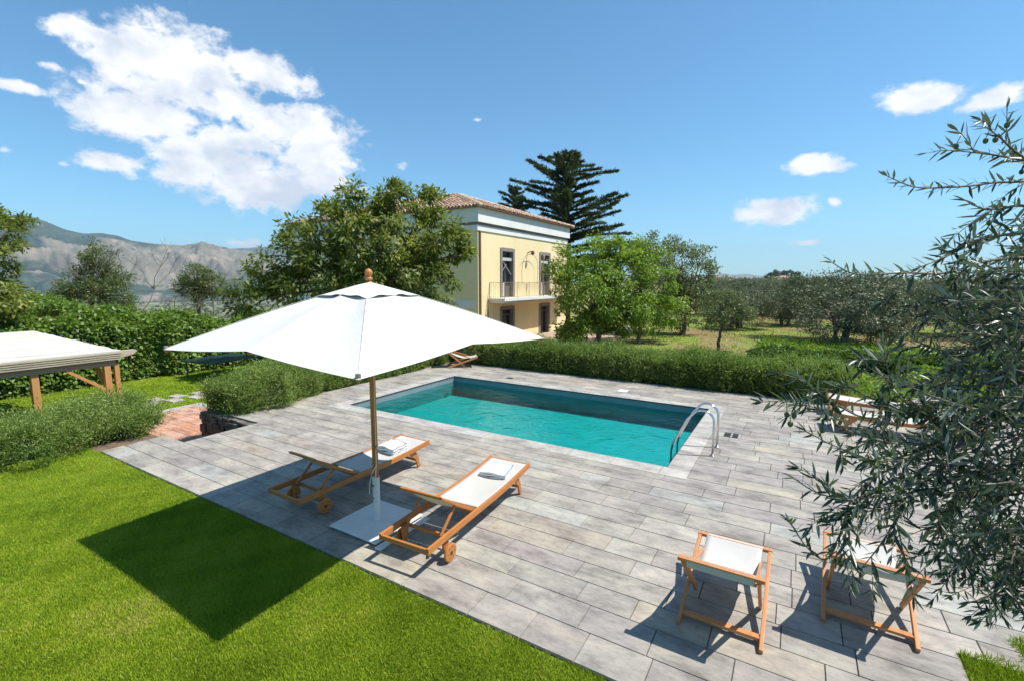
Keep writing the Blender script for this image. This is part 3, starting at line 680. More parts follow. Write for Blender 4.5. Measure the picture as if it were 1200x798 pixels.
# mid-left trees in the valley slope
def vt(name, label, px, d, items, ncl, rcl, per, L, W, mat, tr, seedv, **k):
    b = gbase(px, d); return tree(name, label, 'tree', b, lob(b, items, d), ncl, rcl, per, L, W, mat, tr, seedv=seedv, **k)
vt('locust_tree', 'feathery dark tree standing beyond the tall hedge, above the pergola', 110, 42, [(112, 302, 20, 15), (122, 325, 26, 18), (95, 340, 26, 14), (130, 345, 22, 18), (75, 350, 16, 12), (100, 318, 14, 14)], 150, .75, 65, .26, .09, M_locust, .3, 41, shell=.3, limbs=50)
vt('locust_tree', 'smaller rounded dark tree beyond the hedge, left of the umbrella', 236, 55, [(234, 325, 20, 15), (245, 335, 18, 14), (222, 335, 14, 12), (236, 348, 16, 12)], 95, .8, 65, .30, .10, M_locust, .3, 42, shell=.3, limbs=40)
def bare(label, px, d, ytop, seedv):
    rd = random.Random(seedv); b = gbase(px, d); root = empty('bare_tree', b, 0, label, 'tree'); H = at(px, ytop, d).z-b[2]; mb = MB()
    def rec(p, dr, L, r, k):
        q = p+dr*L; mb.tube([p, p.lerp(q, .5)+Vector((rd.gauss(0, 1), rd.gauss(0, 1), 0))*L*.05, q], [r, r*.8, r*.6], 5)
        if k:
            for _ in range(3 if k > 1 else 4):
                dd = (dr+Vector((rd.gauss(0, .5), rd.gauss(0, .5), rd.uniform(0, .4)))).normalized(); rec(q, dd, L*rd.uniform(.5, .8), r*.55, k-1)
    rec(Vector((0, 0, 0)), Vector((.03, 0, 1)), H*.45, .13, 4); mb.build('trunk', M_barkgrey, root); return root
bare('leafless pale tree to the right of the feathery dark tree', 163, 44, 305, 1); bare('thin leafless tree left of the smaller rounded dark tree', 217, 46, 350, 2); bare('thin leafless tree between the rounded dark tree and the big walnut', 276, 50, 342, 3)
# tree at left picture edge
b = gbase(-45, 16)
tree('walnut_tree', 'walnut tree at the left edge hanging over the pergola roof', 'tree', b,
     lob(b, [(-40, 260, 52, 24), (-30, 300, 46, 26), (-45, 345, 60, 26), (-10, 352, 34, 18), (5, 362, 24, 13), (-60, 300, 60, 60)], 16), 210, .36, 70, .17, .08, M_walnut, .25, seedv=51, droop=.3, limbs=50)
for nm, px, d, it, lb, sv in (('shrub', 62, 23.5, [(40, 358, 30, 12), (75, 362, 30, 10), (10, 360, 26, 16)], 'tall leafy shrub rising above the hedge behind the pergola roof', 61), ('shrub', 180, 26, [(170, 372, 36, 8), (215, 374, 30, 8), (130, 368, 30, 9)], 'bright leafy shrub on top of the tall hedge', 62)):
    b = gbase(px, d); tree(nm, lb, 'shrub', b, lob(b, it, d), 90, .4, 70, .17, .10, M_hedgeleaf, .06, seedv=sv, limbs=20)

# far woods as one mass
def farwood(name, label, n, rmin, rmax, amin, amax, mat, hsz, cond=None, seedv=0, lsz=.9):
    r = np.random.default_rng(seedv); rr = np.exp(r.uniform(math.log(rmin), math.log(rmax), n)); th = r.uniform(R(amin), R(amax), n)
    x, y = -np.sin(th)*rr, np.cos(th)*rr; per = 46; z = hgt(x, y); s = hsz*r.uniform(.6, 1.3, n)
    k = np.repeat(np.arange(n), per); m_ = len(k); o = unit(r.normal(size=(m_, 3)))*(r.random(m_)**.33)[:, None]; o[:, 2] = np.abs(o[:, 2])*.95
    o *= s[k][:, None]; o[:, :2] *= 1.05
    P = np.stack([x[k], y[k], z[k]+.1], 1)+o; fs = (lsz*(1+rr[k]/900))
    D = r.normal(size=(m_, 3)); q = leaf_quads(P, D, fs*r.uniform(.6, 1.2, m_), fs*.6, N=unit(o)+r.normal(0, .4, (m_, 3)))
    var = np.clip(r.normal(.45, .2, n)[k]+r.normal(0, .1, m_), 0, 1)
    return tag(np_mesh(name, q, 4, mat, None, var), label, 'trees', kind='stuff')
farwood('distant_orchard', 'far olive groves reading as one grey green mass below the horizon', 1500, 125, 1500, -22, 12, M_olive, 3.0, seedv=1)
farwood('distant_woodland', 'scattered darker woods near the horizon beyond the olive groves', 520, 200, 2600, -22, 14, M_greyleaf, 5.0, seedv=2, lsz=1.3)
farwood('valley_trees', 'patchy trees and scrub covering the valley floor below the mountains', 3600, 110, 3000, 42, 84, M_olive, 4.2, seedv=3, lsz=1.5)
farwood('valley_woodland', 'dark tree clumps on the valley floor below the mountains', 900, 120, 2600, 42, 84, M_locust, 5.0, seedv=4, lsz=1.4)
for i, (px, d, w, h, lb, ncy) in enumerate(((880, 330, 7, 3.2, 'small far house with a red roof among the trees', 0), (918, 520, 16, 4.5, 'far villa with a low pale red roof before dark pines', 0), (841, 420, 5, 5, 'tiny pale far house near the blue hills', 0))):
    p = at(px, 332 if i == 0 else 326, d); root = empty('farmhouse', (p.x, p.y, p.z-h*(1.2 if i == 0 else .9)), .6, lb, 'house')
    MB().box((0, 0, h/2), (w, w*.7, h)).build('wall', M_plaster, root)
    mb = MB(); e = .4; mb.add([(-w/2-e, -w*.35-e, h), (w/2+e, -w*.35-e, h), (w/2+e, w*.35+e, h), (-w/2-e, w*.35+e, h), (-w*.2, 0, h*1.45), (w*.2, 0, h*1.45)], [(0, 1, 5, 4), (1, 2, 5), (2, 3, 4, 5), (3, 0, 4), (0, 3, 2, 1)]); mb.build('roof', simple('far_roof', [(.32, .15, .11), (.4, .22, .17)], 1, .9), root)
    for k in (-.3, 0, .3): MB().box((k*w, -w*.35-.02, h*.55), (w*.09, .06, h*.35)).build('window', M_shutter, root)
rd = random.Random(9)
for i, (px, yt) in enumerate(((905, 318.5), (912, 319), (919, 318), (925, 319.5), (930, 320.5), (898, 321))):
    d = 545+i*4; b = gbase(px, d); H = at(px, yt, d).z-b[2]
    tree('pine_tree', 'dark far pine near the pale villa, number of its clump unclear', 'tree', b, [(0, 0, H*.72, 5, 5, H*.3)], 26, 1.6, 26, 1.8, 1.0, M_cedar, .4, seedv=90+i, limbs=6, group='dark pines around the far villa')['label'] = 'dark far pine standing behind the pale red roofed villa'

# low vegetation beyond the hedge
def patch(name, label, cat, n, xr, yr, h, L, W, mat, dens, seedv, kind='stuff', spread=.5):
    r = np.random.default_rng(seedv); x = r.uniform(*xr, n); y = r.uniform(*yr, n)
    f = .5+.5*np.sin(x*.9+seedv)*np.cos(y*.7+seedv)+.35*np.sin(x*2.3+y*1.9)
    k = r.random(n) < np.clip(f*dens, 0, 1); x, y, f = x[k], y[k], f[k]; n = len(x)
    P = np.stack([x, y, hgt(x, y)+r.random(n)*h*np.clip(f, .2, 1)], 1); D = r.normal(0, spread, (n, 3)); D[:, 2] += .8
    return tag(np_mesh(name, leaf_quads(P, D, L*r.uniform(.6, 1.3, n), W, N=r.normal(0, .5, (n, 3))+[0, 0, 1.]), 4, mat, None, np.clip(r.normal(.5, .18, n), 0, 1)), label, cat, kind=kind)
patch('weeds', 'bright green weeds and squash leaves on the ground beyond the hedge', 'weeds', 90000, (-2, 14), (16, 36), .25, .2, .14, M_weeds, .95, 2)
patch('weeds', 'patchy short grass on the brown orchard soil', 'grass', 120000, (-16, 22), (16, 60), .06, .15, .05, M_weeds, .42, 5)
hedge('crop_row', 'low dark green crop row in front of the broadest olive', 'plants', -1.9, 4.2, 25.2, 27.0, -.95, -.25, 14000, .17, .12, M_crop, up=.3, seedv=8, wob=.16)
hedge('crop_row', 'second dark crop row further back near the broad olive', 'plants', 2.5, 9, 27.8, 29.2, -.95, -.45, 9000, .17, .12, M_crop, up=.3, seedv=9, wob=.16)

# ------------------------------------------------------------------ house
HX, HY0, HY1, HZ = -16.6, 23.6, 36.3, -1.15; HXL = -34.5
H = empty('villa', (HX, HY0, HZ), 0, 'two storey yellow villa with white parapet and hipped tile roof', 'house')
inv = Vector((HX, HY0, HZ))
class HB(MB):
    def build(s, *a, **k):
        s.v = [(p[0]-inv.x, p[1]-inv.y, p[2]-inv.z) for p in s.v]; return super().build(*a, **k)
up_w = [(26.1, 27.85), (31.5, 33.25)]
ZW0, ZW1, ZG1 = 1.97, 5.15, 1.35
mb = HB(); ys = sorted({HY0, HY1, *[v for w in up_w for v in w]}); zs = [HZ, ZG1, ZW0, ZW1, 6.42]
for i in range(len(ys)-1):
    for j in range(len(zs)-1):
        if any(abs(ys[i]-w[0]) < .01 for w in up_w) and j in (0, 2): continue
        mb.span((HX-.35, ys[i], zs[j]), (HX, ys[i+1], zs[j+1]))
mb.span((HXL, HY0, HZ), (HX-.352, HY0+.35, 6.42)); mb.span((HXL, HY1-.35, HZ), (HX-.352, HY1, 6.42)); mb.span((HXL, HY0+.352, HZ), (HXL+.35, HY1-.352, 6.42))
mb.build('wall', M_yellow, H)
mb = HB()
mb.span((HX-.33, HY0-.10, 6.02), (HX+.06, HY1+.04, 6.34)); mb.span((HXL, HY0-.06, 6.02), (HX-.332, HY0+.02, 6.34)); mb.build('moulding_or_shadow_line', M_plaster, H)
mb = HB(); mb.span((HX-.33, HY0-.12, 6.345), (HX+.03, HY1+.02, 6.50)); mb.span((HXL, HY0-.03, 6.345), (HX-.332, HY0+.02, 6.5)); mb.build('moulding_or_shadow_line', M_lava, H)  # dark strip standing in for the shadow line under the parapet
mb = HB(); mb.span((HX-.4, HY0-.22, 6.505), (HX+.2, HY1+.15, 7.33)); mb.span((HXL-.15, HY0-.2, 6.505), (HX-.402, HY0+.4, 7.33)); mb.span((HXL-.15, HY1-.4, 6.505), (HX-.402, HY1+.13, 7.33)); mb.build('parapet', M_plaster, H)
mb = HB(); mb.span((HXL, HY0-.025, 1.35), (HX-.2, HY0-.001, 1.85)); mb.build('belt_course', M_plaster, H)
# roof of barrel tiles, four slopes of single tiles
def slope(V, var, a, b, c, d_):
    """eave a->b, top d_->c (quad); rows of tiles"""
    a, b, c, d_ = map(Vector, (a, b, c, d_)); eave = (b-a); L = eave.length; e = eave.normalized()
    nrm = e.cross((d_-a)).normalized(); s = nrm.cross(e).normalized()*-1
    if s.z < 0: s = -s
    if nrm.z < 0: nrm = -nrm
    hgt_ = (d_-a).dot(s); ul = (d_-a).dot(e); ur = (c-a).dot(e); tw, tl = .26, .42; rows = int(hgt_/tl)+1
    for rw in range(rows):
        v0 = rw*tl; v1 = v0+tl*1.08
        x0 = ul*min(1, v0/hgt_); x1 = L+(ur-L)*min(1, v0/hgt_); k = int((x1-x0)/tw)
        for i in range(k):
            cx = x0+(i+.5)*tw*(x1-x0)/max(1, k)/tw; r_ = tw*.42; cr = rng.random(); 
            jit = rng.normal(0, .012)
            prev = None
            for q in range(5):
                an = math.pi*q/4; off = (-math.cos(an)*r_, math.sin(an)*r_*.85)
                cur = (a+e*(cx+off[0]+jit)+s*v0+nrm*(off[1]+.05), a+e*(cx+off[0]*.85+jit)+s*v1+nrm*(off[1]*.8+.01))
                if prev: V.append([prev[0], cur[0], cur[1], prev[1]]); var.append(cr)
                prev = cur
Vt, vr = [], []
ex0, ex1, ey0, ey1, ez, rz_ = HXL-.45, HX+.42, HY0-.42, HY1+.4, 7.36, 9.55; hh = (ey1-ey0)/2; ry = (ey0+ey1)/2; A = (ex1-hh, ry, rz_); B = (ex0+hh, ry, rz_)
slope(Vt, vr, (ex0, ey0, ez), (ex1, ey0, ez), A, B); slope(Vt, vr, (ex1, ey0, ez), (ex1, ey1, ez), A, A); slope(Vt, vr, (ex1, ey1, ez), (ex0, ey1, ez), B, A)
Vt = np.array([[[p[i] for i in range(3)] for p in q] for q in Vt])-np.array(inv)
np_mesh('roof', Vt, 4, M_tile, H, np.array(vr))
mb = HB(); mb.add([(ex0, ey0, ez-.02), (ex1, ey0, ez-.02), (ex1, ey1, ez-.02), (ex0, ey1, ez-.02), (A[0], A[1], rz_-.03), (B[0], B[1], rz_-.03)], [(0, 1, 4, 5), (1, 2, 4), (2, 3, 5, 4), (3, 0, 5), (3, 2, 1, 0)]); mb.build('roof_deck', simple('roof_mortar', [(.2, .13, .09), (.3, .2, .14)], 8, .9), H)
mb = HB()
for p0, p1 in ((A, B), (A, (ex1, ey0, ez)), (A, (ex1, ey1, ez))):
    p0, p1 = Vector(p0), Vector(p1); n_ = int((p1-p0).length/.4)
    for i in range(n_): q0 = p0.lerp(p1, i/n_)+Vector((0, 0, .07)); q1 = p0.lerp(p1, (i+1.1)/n_)+Vector((0, 0, .07)); mb.tube([q0, q1], [.13, .15], 8)
mb.build('ridge_tile', simple('ridge_clay', [(.40, .27, .19), (.58, .46, .36)], 4, .9), H, smooth=True)
# openings
for wi, (y0, y1) in enumerate(up_w):
    for (z0, z1, kind) in ((ZW0, ZW1, 'window'), (HZ, ZG1, 'door')):
        t = .20; mb = HB(); x0, x1 = HX-.3, HX+.05
        mb.span((x0, y0-.02, z0), (x1, y0+t, z1)); mb.span((x0, y1-t, z0), (x1, y1+.02, z1)); mb.span((x0, y0+t, z1-t), (x1, y1-t, z1+.03))
        mb.build('stone_surround', M_lava, H)
        fr = HB(); xi = HX-.2; a0, a1 = y0+t, y1-t; zt = z1-t; tr = zt-.62 if kind == 'window' else zt-.4
        for yy in (a0, a1-.07, (a0+a1)/2-.035): fr.span((xi-.05, yy, z0), (xi+.01, yy+.07, tr if yy not in (a0, a1-.07) else zt))
        for zz in (tr, zt-.07, z0+.02): fr.span((xi-.045, a0+.07, zz), (xi+.006, a1-.07, zz+.07))
        if kind == 'window': fr.span((xi-.04, a0+.07, z0+.09), (xi, a1-.07, z0+.75))
        f = fr.build('window_frame' if kind == 'window' else 'door_frame', M_shutter, H)
        g_ = HB(); g_.span((xi-.03, a0+.05, z0), (xi-.025, a1-.05, zt)); g_.build('glass', M_glass, f)
        if kind == 'window':
            lf = HB(); lf.span((HX-.16, a0+.08, z0+.05), (HX-.12, a0+.52, z0+.95)); lf.build('door_leaf', M_doorwhite, H)
            sh = HB(); sh.span((HX-.17, a0+.02, tr+.02), (HX-.06, a1-.02, tr+.22)); sh.build('roller_blind', M_doorwhite, H)
            st = HB(); st.beam((HX-.10, a0+.30, tr-.05), (HX-.10, a1-.1, tr-.85), .03, .03); st.beam((HX-.10, a0+.1, tr-.75), (HX-.10, a0+.7, tr-.2), .02, .02); st.build('blind_stay', M_doorwhite, H)
# balcony
by0, by1, bx = 24.8, 35.1, HX+1.15
mb = HB(); mb.span((HX+.01, by0, 1.78), (bx, by1, 1.95)); mb.span((HX+.01, by0+.05, 1.66), (bx-.08, by1-.05, 1.778)); mb.build('balcony_slab', M_plaster, H)
rl = HB()
def railrun(p0, p1):
    p0, p1 = Vector(p0), Vector(p1); L = (p1-p0).length; n_ = int(L/.13)
    for i in range(n_+1): q = p0.lerp(p1, i/n_); rl.tube([q, q+Vector((0, 0, 1.0))], .010 if i % 12 else .02, 5)
    for z in (.08, 1.0): rl.beam(p0+Vector((0, 0, z)), p1+Vector((0, 0, z)), .035, .022)
railrun((bx-.06, by0+.06, 1.95), (bx-.06, by1-.06, 1.95)); railrun((HX+.02, by0+.06, 1.95), (bx-.06, by0+.06, 1.95)); railrun((HX+.02, by1-.06, 1.95), (bx-.06, by1-.06, 1.95))
rl.build('balcony_railing', M_iron, H)
mb = HB(); mb.tube([(bx-.06, 30.1, 1.95), (bx-.06, 30.1, 4.45)], .03, 6); mb.lathe([(.02, 4.45), (.09, 4.55), (.09, 4.75), (.02, 4.9)], (bx-.06, 30.1, 0), 8); mb.build('lamp_post', M_iron, H)
# drain pipes and scroll lamp bracket
mb = HB(); mb.tube([(HX+.08, HY0+.15, 6.0), (HX+.08, HY0+.15, HZ)], .06, 8); mb.build('drain_pipe', M_pipe, H)
mb = HB(); mb.tube([(HX+.06, 24.62, 1.9), (HX+.06, 24.55, HZ)], .035, 6); mb.build('drain_pipe', M_pipe, H)
L_ = HB(); yc = 29.7; zc = 4.95
for s in (-1, 1):
    L_.tube([(HX+.25, yc+s*1.1*math.sin(i/7*1.57), zc-.05-.75*(1-math.cos(i/7*1.57))) for i in range(8)]+[(HX+.2, yc+s*1.18, zc-1.25), (HX+.2, yc+s*1.1, zc-2.1)], .013, 5)
L_.tube([(HX, yc, zc+.05), (HX+.3, yc, zc+.15), (HX+.45, yc, zc+.05)], .035, 6)
L_.lathe([(.03, zc-.12), (.14, zc-.02), (.10, zc+.14), (.02, zc+.2)], (HX+.42, yc, 0), 10)
L_.build('lamp_bracket', M_darkiron, H)
mb = MB(); mb.add([(-16.5, 20, -.90), (-9.5, 20, -.90), (-11.5, 42, -.90), (-16.5, 42, -.90)], [(0, 1, 2, 3)]); tag(mb.build('courtyard', simple('pink_gravel', [(.36, .24, .17), (.48, .35, .26)], 5, .95)), kind='structure')

# ------------------------------------------------------------------ pergola
P = empty('pergola', (-14.45, 5.0, -.93), 0, 'wooden pergola with bleached flat roof at the left edge', 'pergola'); iv = Vector((-14.45, 5.0, -.93))
class PB(MB):
    def build(s, *a, **k):
        s.v = [(p[0]-iv.x, p[1]-iv.y, p[2]-iv.z) for p in s.v]; return super().build(*a, **k)
pz = lambda x: 1.30+(-14.4-x)*.022
mb = PB()
rdp = random.Random(12)
for k in range(21):
    x1_ = -14.40-.30*k; x0_ = x1_-.290; j0, j1 = rdp.uniform(-.008, .008), rdp.uniform(-.008, .008); zz = pz(x1_); tl = .006
    ya, yb = -2.6, 4.98+rdp.uniform(-.02, .015)
    mb.add([(x0_, ya, zz+j0+tl), (x1_, ya, zz+j0-tl), (x1_, yb, zz+j1-tl), (x0_, yb, zz+j1+tl), (x0_, ya, zz-.03), (x1_, ya, zz-.03), (x1_, yb, zz-.03), (x0_, yb, zz-.03)], [(0, 1, 2, 3), (4, 7, 6, 5), (0, 4, 5, 1), (1, 5, 6, 2), (2, 6, 7, 3), (3, 7, 4, 0)])
mb.build('roof_boards', M_roofsheet, P)
mb = PB()
for k in range(4): mb.span((-14.38-.012*k, -2.6, 1.265-.05*k), (-14.42-.012*k, 5.0-.015*k, 1.225-.05*k)); 
for k in range(4): mb.span((-14.43, 4.98-.01*k, 1.265-.05*k), (-20.6, 5.02-.01*k, 1.225-.05*k))
mb.build('fascia', M_reed, P, bevel=.006)
mb = PB(); mb.span((-14.50, -2.6, .93), (-14.62, 4.9, 1.06)); mb.span((-20.3, -2.6, 1.0), (-20.42, 4.9, 1.16)); mb.span((-17.3, -2.6, .96), (-17.42, 4.9, 1.1)); mb.build('beam', M_beamdark, P, bevel=.008)
mb = PB(); mb.extr([(4.6, 1.26), (5.36, 1.26), (5.42, 1.22), (5.32, 1.13), (5.1, 1.09), (4.6, 1.09)], -14.75, -14.63); mb.build('beam', M_reed, P, bevel=.006)
for (x, y, w, mt) in ((-14.56, 4.72, .13, M_postwood), (-14.60, 3.42, .13, M_postwood), (-14.62, -.5, .16, M_postwood), (-20.2, 4.7, .14, M_beamdark), (-20.2, 2.3, .14, M_beamdark), (-20.2, -.5, .14, M_beamdark)):
    mb = PB(); mb.span((x-w/2, y-w/2, -.95), (x+w/2, y+w/2, .94)); mb.build('post', mt, P, bevel=.01)
mb = PB(); mb.span((-14.60, 4.86, -.95), (-14.50, 4.96, .94)); mb.build('post', M_postwood, P, bevel=.01)
mb = PB(); mb.beam((-14.56, 4.66, .35), (-14.56, 3.95, .93), .07, .10, up=(1, 0, 0)); mb.build('brace', M_postwood, P, bevel=.006)
mb = PB(); mb.beam((-14.62, 4.72, .35), (-15.3, 4.72, .93), .07, .10, up=(0, 1, 0)); mb.build('brace', M_postwood, P, bevel=.006)

# dark green table on lower lawn
T = empty('garden_table', (-20.6, 10.6, -.925), .15, 'dark green garden table on the lower lawn before the tall hedge', 'table')
MB().box((0, 0, .72), (1.9, 2.3, .05)).build('tabletop', M_darkgreen, T, bevel=.01)
for sx in (-1, 1):
    for sy in (-1, 1): MB().tube([(sx*.8, sy*1.0, 0), (sx*.8, sy*1.0, .70)], .03, 8).build('leg', M_darkiron, T)

# ------------------------------------------------------------------ umbrella
U = empty('patio_umbrella', (-4.35, 3.95, 0), 0, 'large square white canvas parasol with a wooden pole between the loungers', 'umbrella')
MB().box((0, 0, .03), (.80, .80, .022)).build('base_plate', M_whitemetal, U, bevel=.004)
MB().box((.47, -.02, .012), (.09, .84, .022)).box((-.0, 0, .010), (.7, .7, .016)).build('base_frame', M_whitemetal, U, bevel=.003)
MB().tube([(0, 0, .04), (0, 0, .60)], .043, 18).build('sleeve', M_whitemetal, U, smooth=False)
MB().box((.0, -.048, .50), (.02, .015, .03)).box((0, -.048, .34), (.015, .012, .02)).build('bolt', M_bolt, U)
MB().tube([(0, 0, .45), (0, 0, 3.0)], .036, 16).build('pole', M_pole, U, smooth=True)
MB().lathe([(.012, 3.0), (.045, 3.02), (.045, 3.045), (.022, 3.055), (.042, 3.08), (.048, 3.105), (.035, 3.135), (.008, 3.15)], n=16).build('finial', M_teak, U, smooth=True)
AP = 2.985
tips = []
for k in range(8):
    a = k*math.pi/4-math.pi*3/4; c, s = math.cos(a), math.sin(a)
    if k % 2 == 0: tips.append(Vector((math.copysign(1.54, c), math.copysign(1.54, s), 2.265)))
    else: tips.append(Vector((round(c)*1.50, round(s)*1.50, 2.36)))
def panel(t0, t1, r0=0., r1=1., lift=0, sag=.05):
    def f(u, v):
        r = r0+(r1-r0)*u; e = t0.lerp(t1, v); p = Vector((0, 0, AP)).lerp(e, r); w = math.sin(v*math.pi)
        p.z -= sag*w*math.sin(min(1, r*1.02)*math.pi)*.8+.012*w*r**4; p.z += lift+.03*math.sin(r*math.pi)
        return p
    return f
mb = MB()
for k in range(8): mb.grid(panel(tips[k], tips[(k+1) % 8], .03, 1, 0, .045), 14, 10)
can = mb.build('canopy', M_canopy, U, solid=.003)
mb = MB()
for k in range(8): mb.grid(lambda u, v, k=k: (lambda p: Vector((p.x*(1-.05*u*math.sin(v*math.pi)), p.y*(1-.05*u*math.sin(v*math.pi)), p.z+.006*u**3*math.sin(v*math.pi)+.006*u**2*math.sin(v*math.pi*3+k*1.7))))(panel(tips[k], tips[(k+1) % 8], .0, .27, .010, -.008)(u, v)), 8, 14)
mb.build('vent', M_canopy, can, solid=.003)
mb = MB()
for k in range(8):
    e = tips[k]; mb.tube([Vector((0, 0, AP+.006)).lerp(e, r)+Vector((0, 0, .035*math.sin(r*math.pi)+.002)) for r in [.05+.95*i/10 for i in range(11)]], .0022, 4)
mb.build('seam', M_canopy, can)
for k in range(8):
    e = tips[k]; pts = [Vector((0, 0, AP-.05)).lerp(e-Vector((0, 0, .035)), r)+Vector((0, 0, .03*math.sin(r*math.pi))) for r in (.03, .3, .6, .99)]
    mb = MB()
    for i in range(3): mb.beam(pts[i], pts[i+1], .018, .026)
    rib = mb.build('rib', M_pole, U)
    MB().beam((math.copysign(.03, e.x) if abs(e.x) > .1 else 0, math.copysign(.03, e.y) if abs(e.y) > .1 else 0, 2.25), pts[0].lerp(pts[3], .48)+Vector((0, 0, -.0)), .015, .022).build('strut', M_pole, rib)
MB().lathe([(.03, 2.18), (.06, 2.2), (.06, 2.29), (.03, 2.31)], n=14).build('hub', M_pole, U)
MB().lathe([(.03, 2.88), (.06, 2.9), (.06, 2.96), (.03, 2.975)], n=14).build('hub', M_pole, U)
rp = [(.04, -.02, .98), (.05, -.03, .8), (.045, -.04, .66), (.055, -.05, .55), (.07, -.05, .40)]
MB().tube([(.035, -.0, 2.2), (.045, -.02, 1.6), (.04, -.02, .98)], .005, 5).tube(rp, .006, 5).tube([(.03, -.045, .62), (-.03, -.05, .60), (-.06, -.05, .5), (-.065, -.05, .38)], .006, 5).tube([(.035, -.03, .75), (-.01, -.05, .66), (-.045, -.03, .60), (0, .05, .6), (.05, -.0, .62)], .006, 5).build('cord', M_rope, U)
MB().lathe([(.01, .97), (.02, .98), (.02, 1.0), (.01, 1.01)], (.045, -.02, 0), 8).build('pulley', M_bolt, U)
MB().box((1.54*.985, -1.54*.985, 2.28), (.03, .03, .05)).build('corner_tab', M_bolt, can); MB().box((-1.54*.985, -1.54*.985, 2.28), (.03, .03, .05)).build('corner_tab', M_bolt, can); MB().box((1.54*.985, 1.54*.985, 2.28), (.03, .03, .05)).build('corner_tab', M_bolt, can)

# ------------------------------------------------------------------ sun loungers
def offset_curve(f, y0, y1, h, n=14):
    ys = [y0+(y1-y0)*i/n for i in range(n+1)]; return [(y, f(y)-h/2) for y in ys]+[(y, f(y)+h/2) for y in reversed(ys)]
def make_lounger():
    root = empty('sun_lounger', (0, 0, 0), 0, 'x', 'sun lounger', 'wooden sun loungers around the pool'); W = .315
    rz = lambda y: .285+.012*math.sin((y+.3)*1.3)+.075*max(0, (y-1.0)/1.0)**1.6
    for s in (-1, 1):
        MB().extr(offset_curve(rz, -.36, 2.03, .072), s*W-.016, s*W+.016).build('side_rail', M_teak, root, bevel=.004)
        MB().extr([(1.60, .27), (1.68, .33), (1.72, .33), (1.80, .18), (1.845, .03), (1.84, 0), (1.79, 0), (1.74, .15)], s*(W-.036)-.014, s*(W-.036)+.014).build('leg', M_teak, root, bevel=.004)
        MB().extr([(-.055, .27), (.055, .27), (.035, .08), (-.035, .08)], s*(W-.036)-.014, s*(W-.036)+.014).build('leg', M_teak, root, bevel=.004)
        w = MB().lathe([(.03, -.016), (.092, -.016), (.102, -.010), (.102, .010), (.092, .016), (.03, .016)], (s*(W+.028), 0, .102), 24, 'x').build('wheel', M_teak, root)
        hb = MB().lathe([(.004, -.024), (.020, -.022), (.020, .022), (.004, .024)], (s*(W+.028), 0, .102), 12, 'x')
        for k in range(6): hb.lathe([(.007, .016), (.007, .0175)], (s*(W+.028), .062*math.cos(k*1.047), .102+.062*math.sin(k*1.047)), 8, 'x')  # small dark discs painted in for the shade of wheel holes
        hb.build('hub', M_rubber, w)  # wheel hub together with the dark discs for the hole shade
    MB().tube([(-W-.03, 0, .102), (W+.03, 0, .102)], .010, 8).build('axle', M_bolt, root)
    MB().box((0, -.345, .285), (2*W-.03, .03, .05)).build('end_bar', M_teak, root, bevel=.005)
    MB().tube([(-W, 2.0, rz(2.0)+.01), (W, 2.0, rz(2.0)+.01)], .018, 10).build('end_bar', M_teak, root)
    MB().box((0, 1.77, .13), (2*W-.09, .022, .035)).build('stretcher', M_teak, root, bevel=.003)
    MB().box((0, .06, .235), (2*W-.09, .03, .035)).build('stretcher', M_teak, root, bevel=.003); MB().box((0, .95, .255), (2*W-.03, .06, .02)).build('stretcher', M_teak, root, bevel=.003)
    MB().box((0, .62, .27), (2*W-.032, .04, .03)).build('stretcher', M_teak, root, bevel=.003)
    def seat(u, v):
        y = .64+1.34*v; s = 2*u-1; return Vector((s*(W-.02), y, rz(y)+.024-.035*(1-s*s)*math.sin(min(1, v*1.2)*math.pi*.85)**.6 if 0 < v < .98 else rz(y)+.024))
    MB().grid(seat, 12, 24).build('sling', M_canvas, root, smooth=True, solid=.004)
    # reclining back
    bk = empty('backrest', (0, .62, .30)); bk.parent = root
    ang = R(32); L = .80; Wb = W-.038; dy, dz = -math.cos(ang), math.sin(ang)
    for s in (-1, 1): MB().extr([(p[0], p[1]) for p in [(0, -.022), (dy*L*.5, dz*L*.5-.035), (dy*L, dz*L-.018), (dy*(L+.02), dz*(L+.02)+.01), (dy*L*.5, dz*L*.5+.012), (0, .02)]], s*Wb-.014, s*Wb+.014).build('back_rail', M_teak, bk, bevel=.004)
    MB().beam((-Wb, dy*L, dz*L), (Wb, dy*L, dz*L), .03, .03).build('back_rail', M_teak, bk, bevel=.006)
    def bs(u, v):
        s = 2*u-1; t = .03+.95*v; sg = .05*(1-s*s)*math.sin(v*math.pi)**.7 if 0 < v < 1 else 0
        return Vector((s*(Wb-.012), dy*L*t+sg*dz*-1, dz*L*t-sg))
    MB().grid(bs, 10, 14).build('back_sling', M_canvas, bk, smooth=True, solid=.004)
    for s in (-1, 1): MB().beam((s*(Wb-.04), .62+dy*L*.55, .30+dz*L*.55-.03), (s*(Wb-.04), -.02, .27), .022, .03).build('prop', M_teak, root, bevel=.003)
    return root
Lg = make_lounger()
spots = [((-3.385, 3.745), R(3.5), 'teak sun lounger in full sun right of the umbrella pole, white towel at its foot'), ((-5.455, 3.775), R(-1.2), 'teak sun lounger in the umbrella shade left of the pole'),
         ((2.75, 11.75), R(93), 'sun lounger seen through the olive branches, nearer of that pair'), ((2.75, 13.05), R(90), 'sun lounger seen through the olive branches, close to the hedge end')]
LO = []
for i, (p, a, lb) in enumerate(spots):
    o = Lg if i == 0 else copy_tree(Lg); LO.append(o)
for o, (p, a, lb) in zip(LO, spots): o.location = (p[0], p[1], .001); o.rotation_euler = (0, 0, a); o['label'] = lb
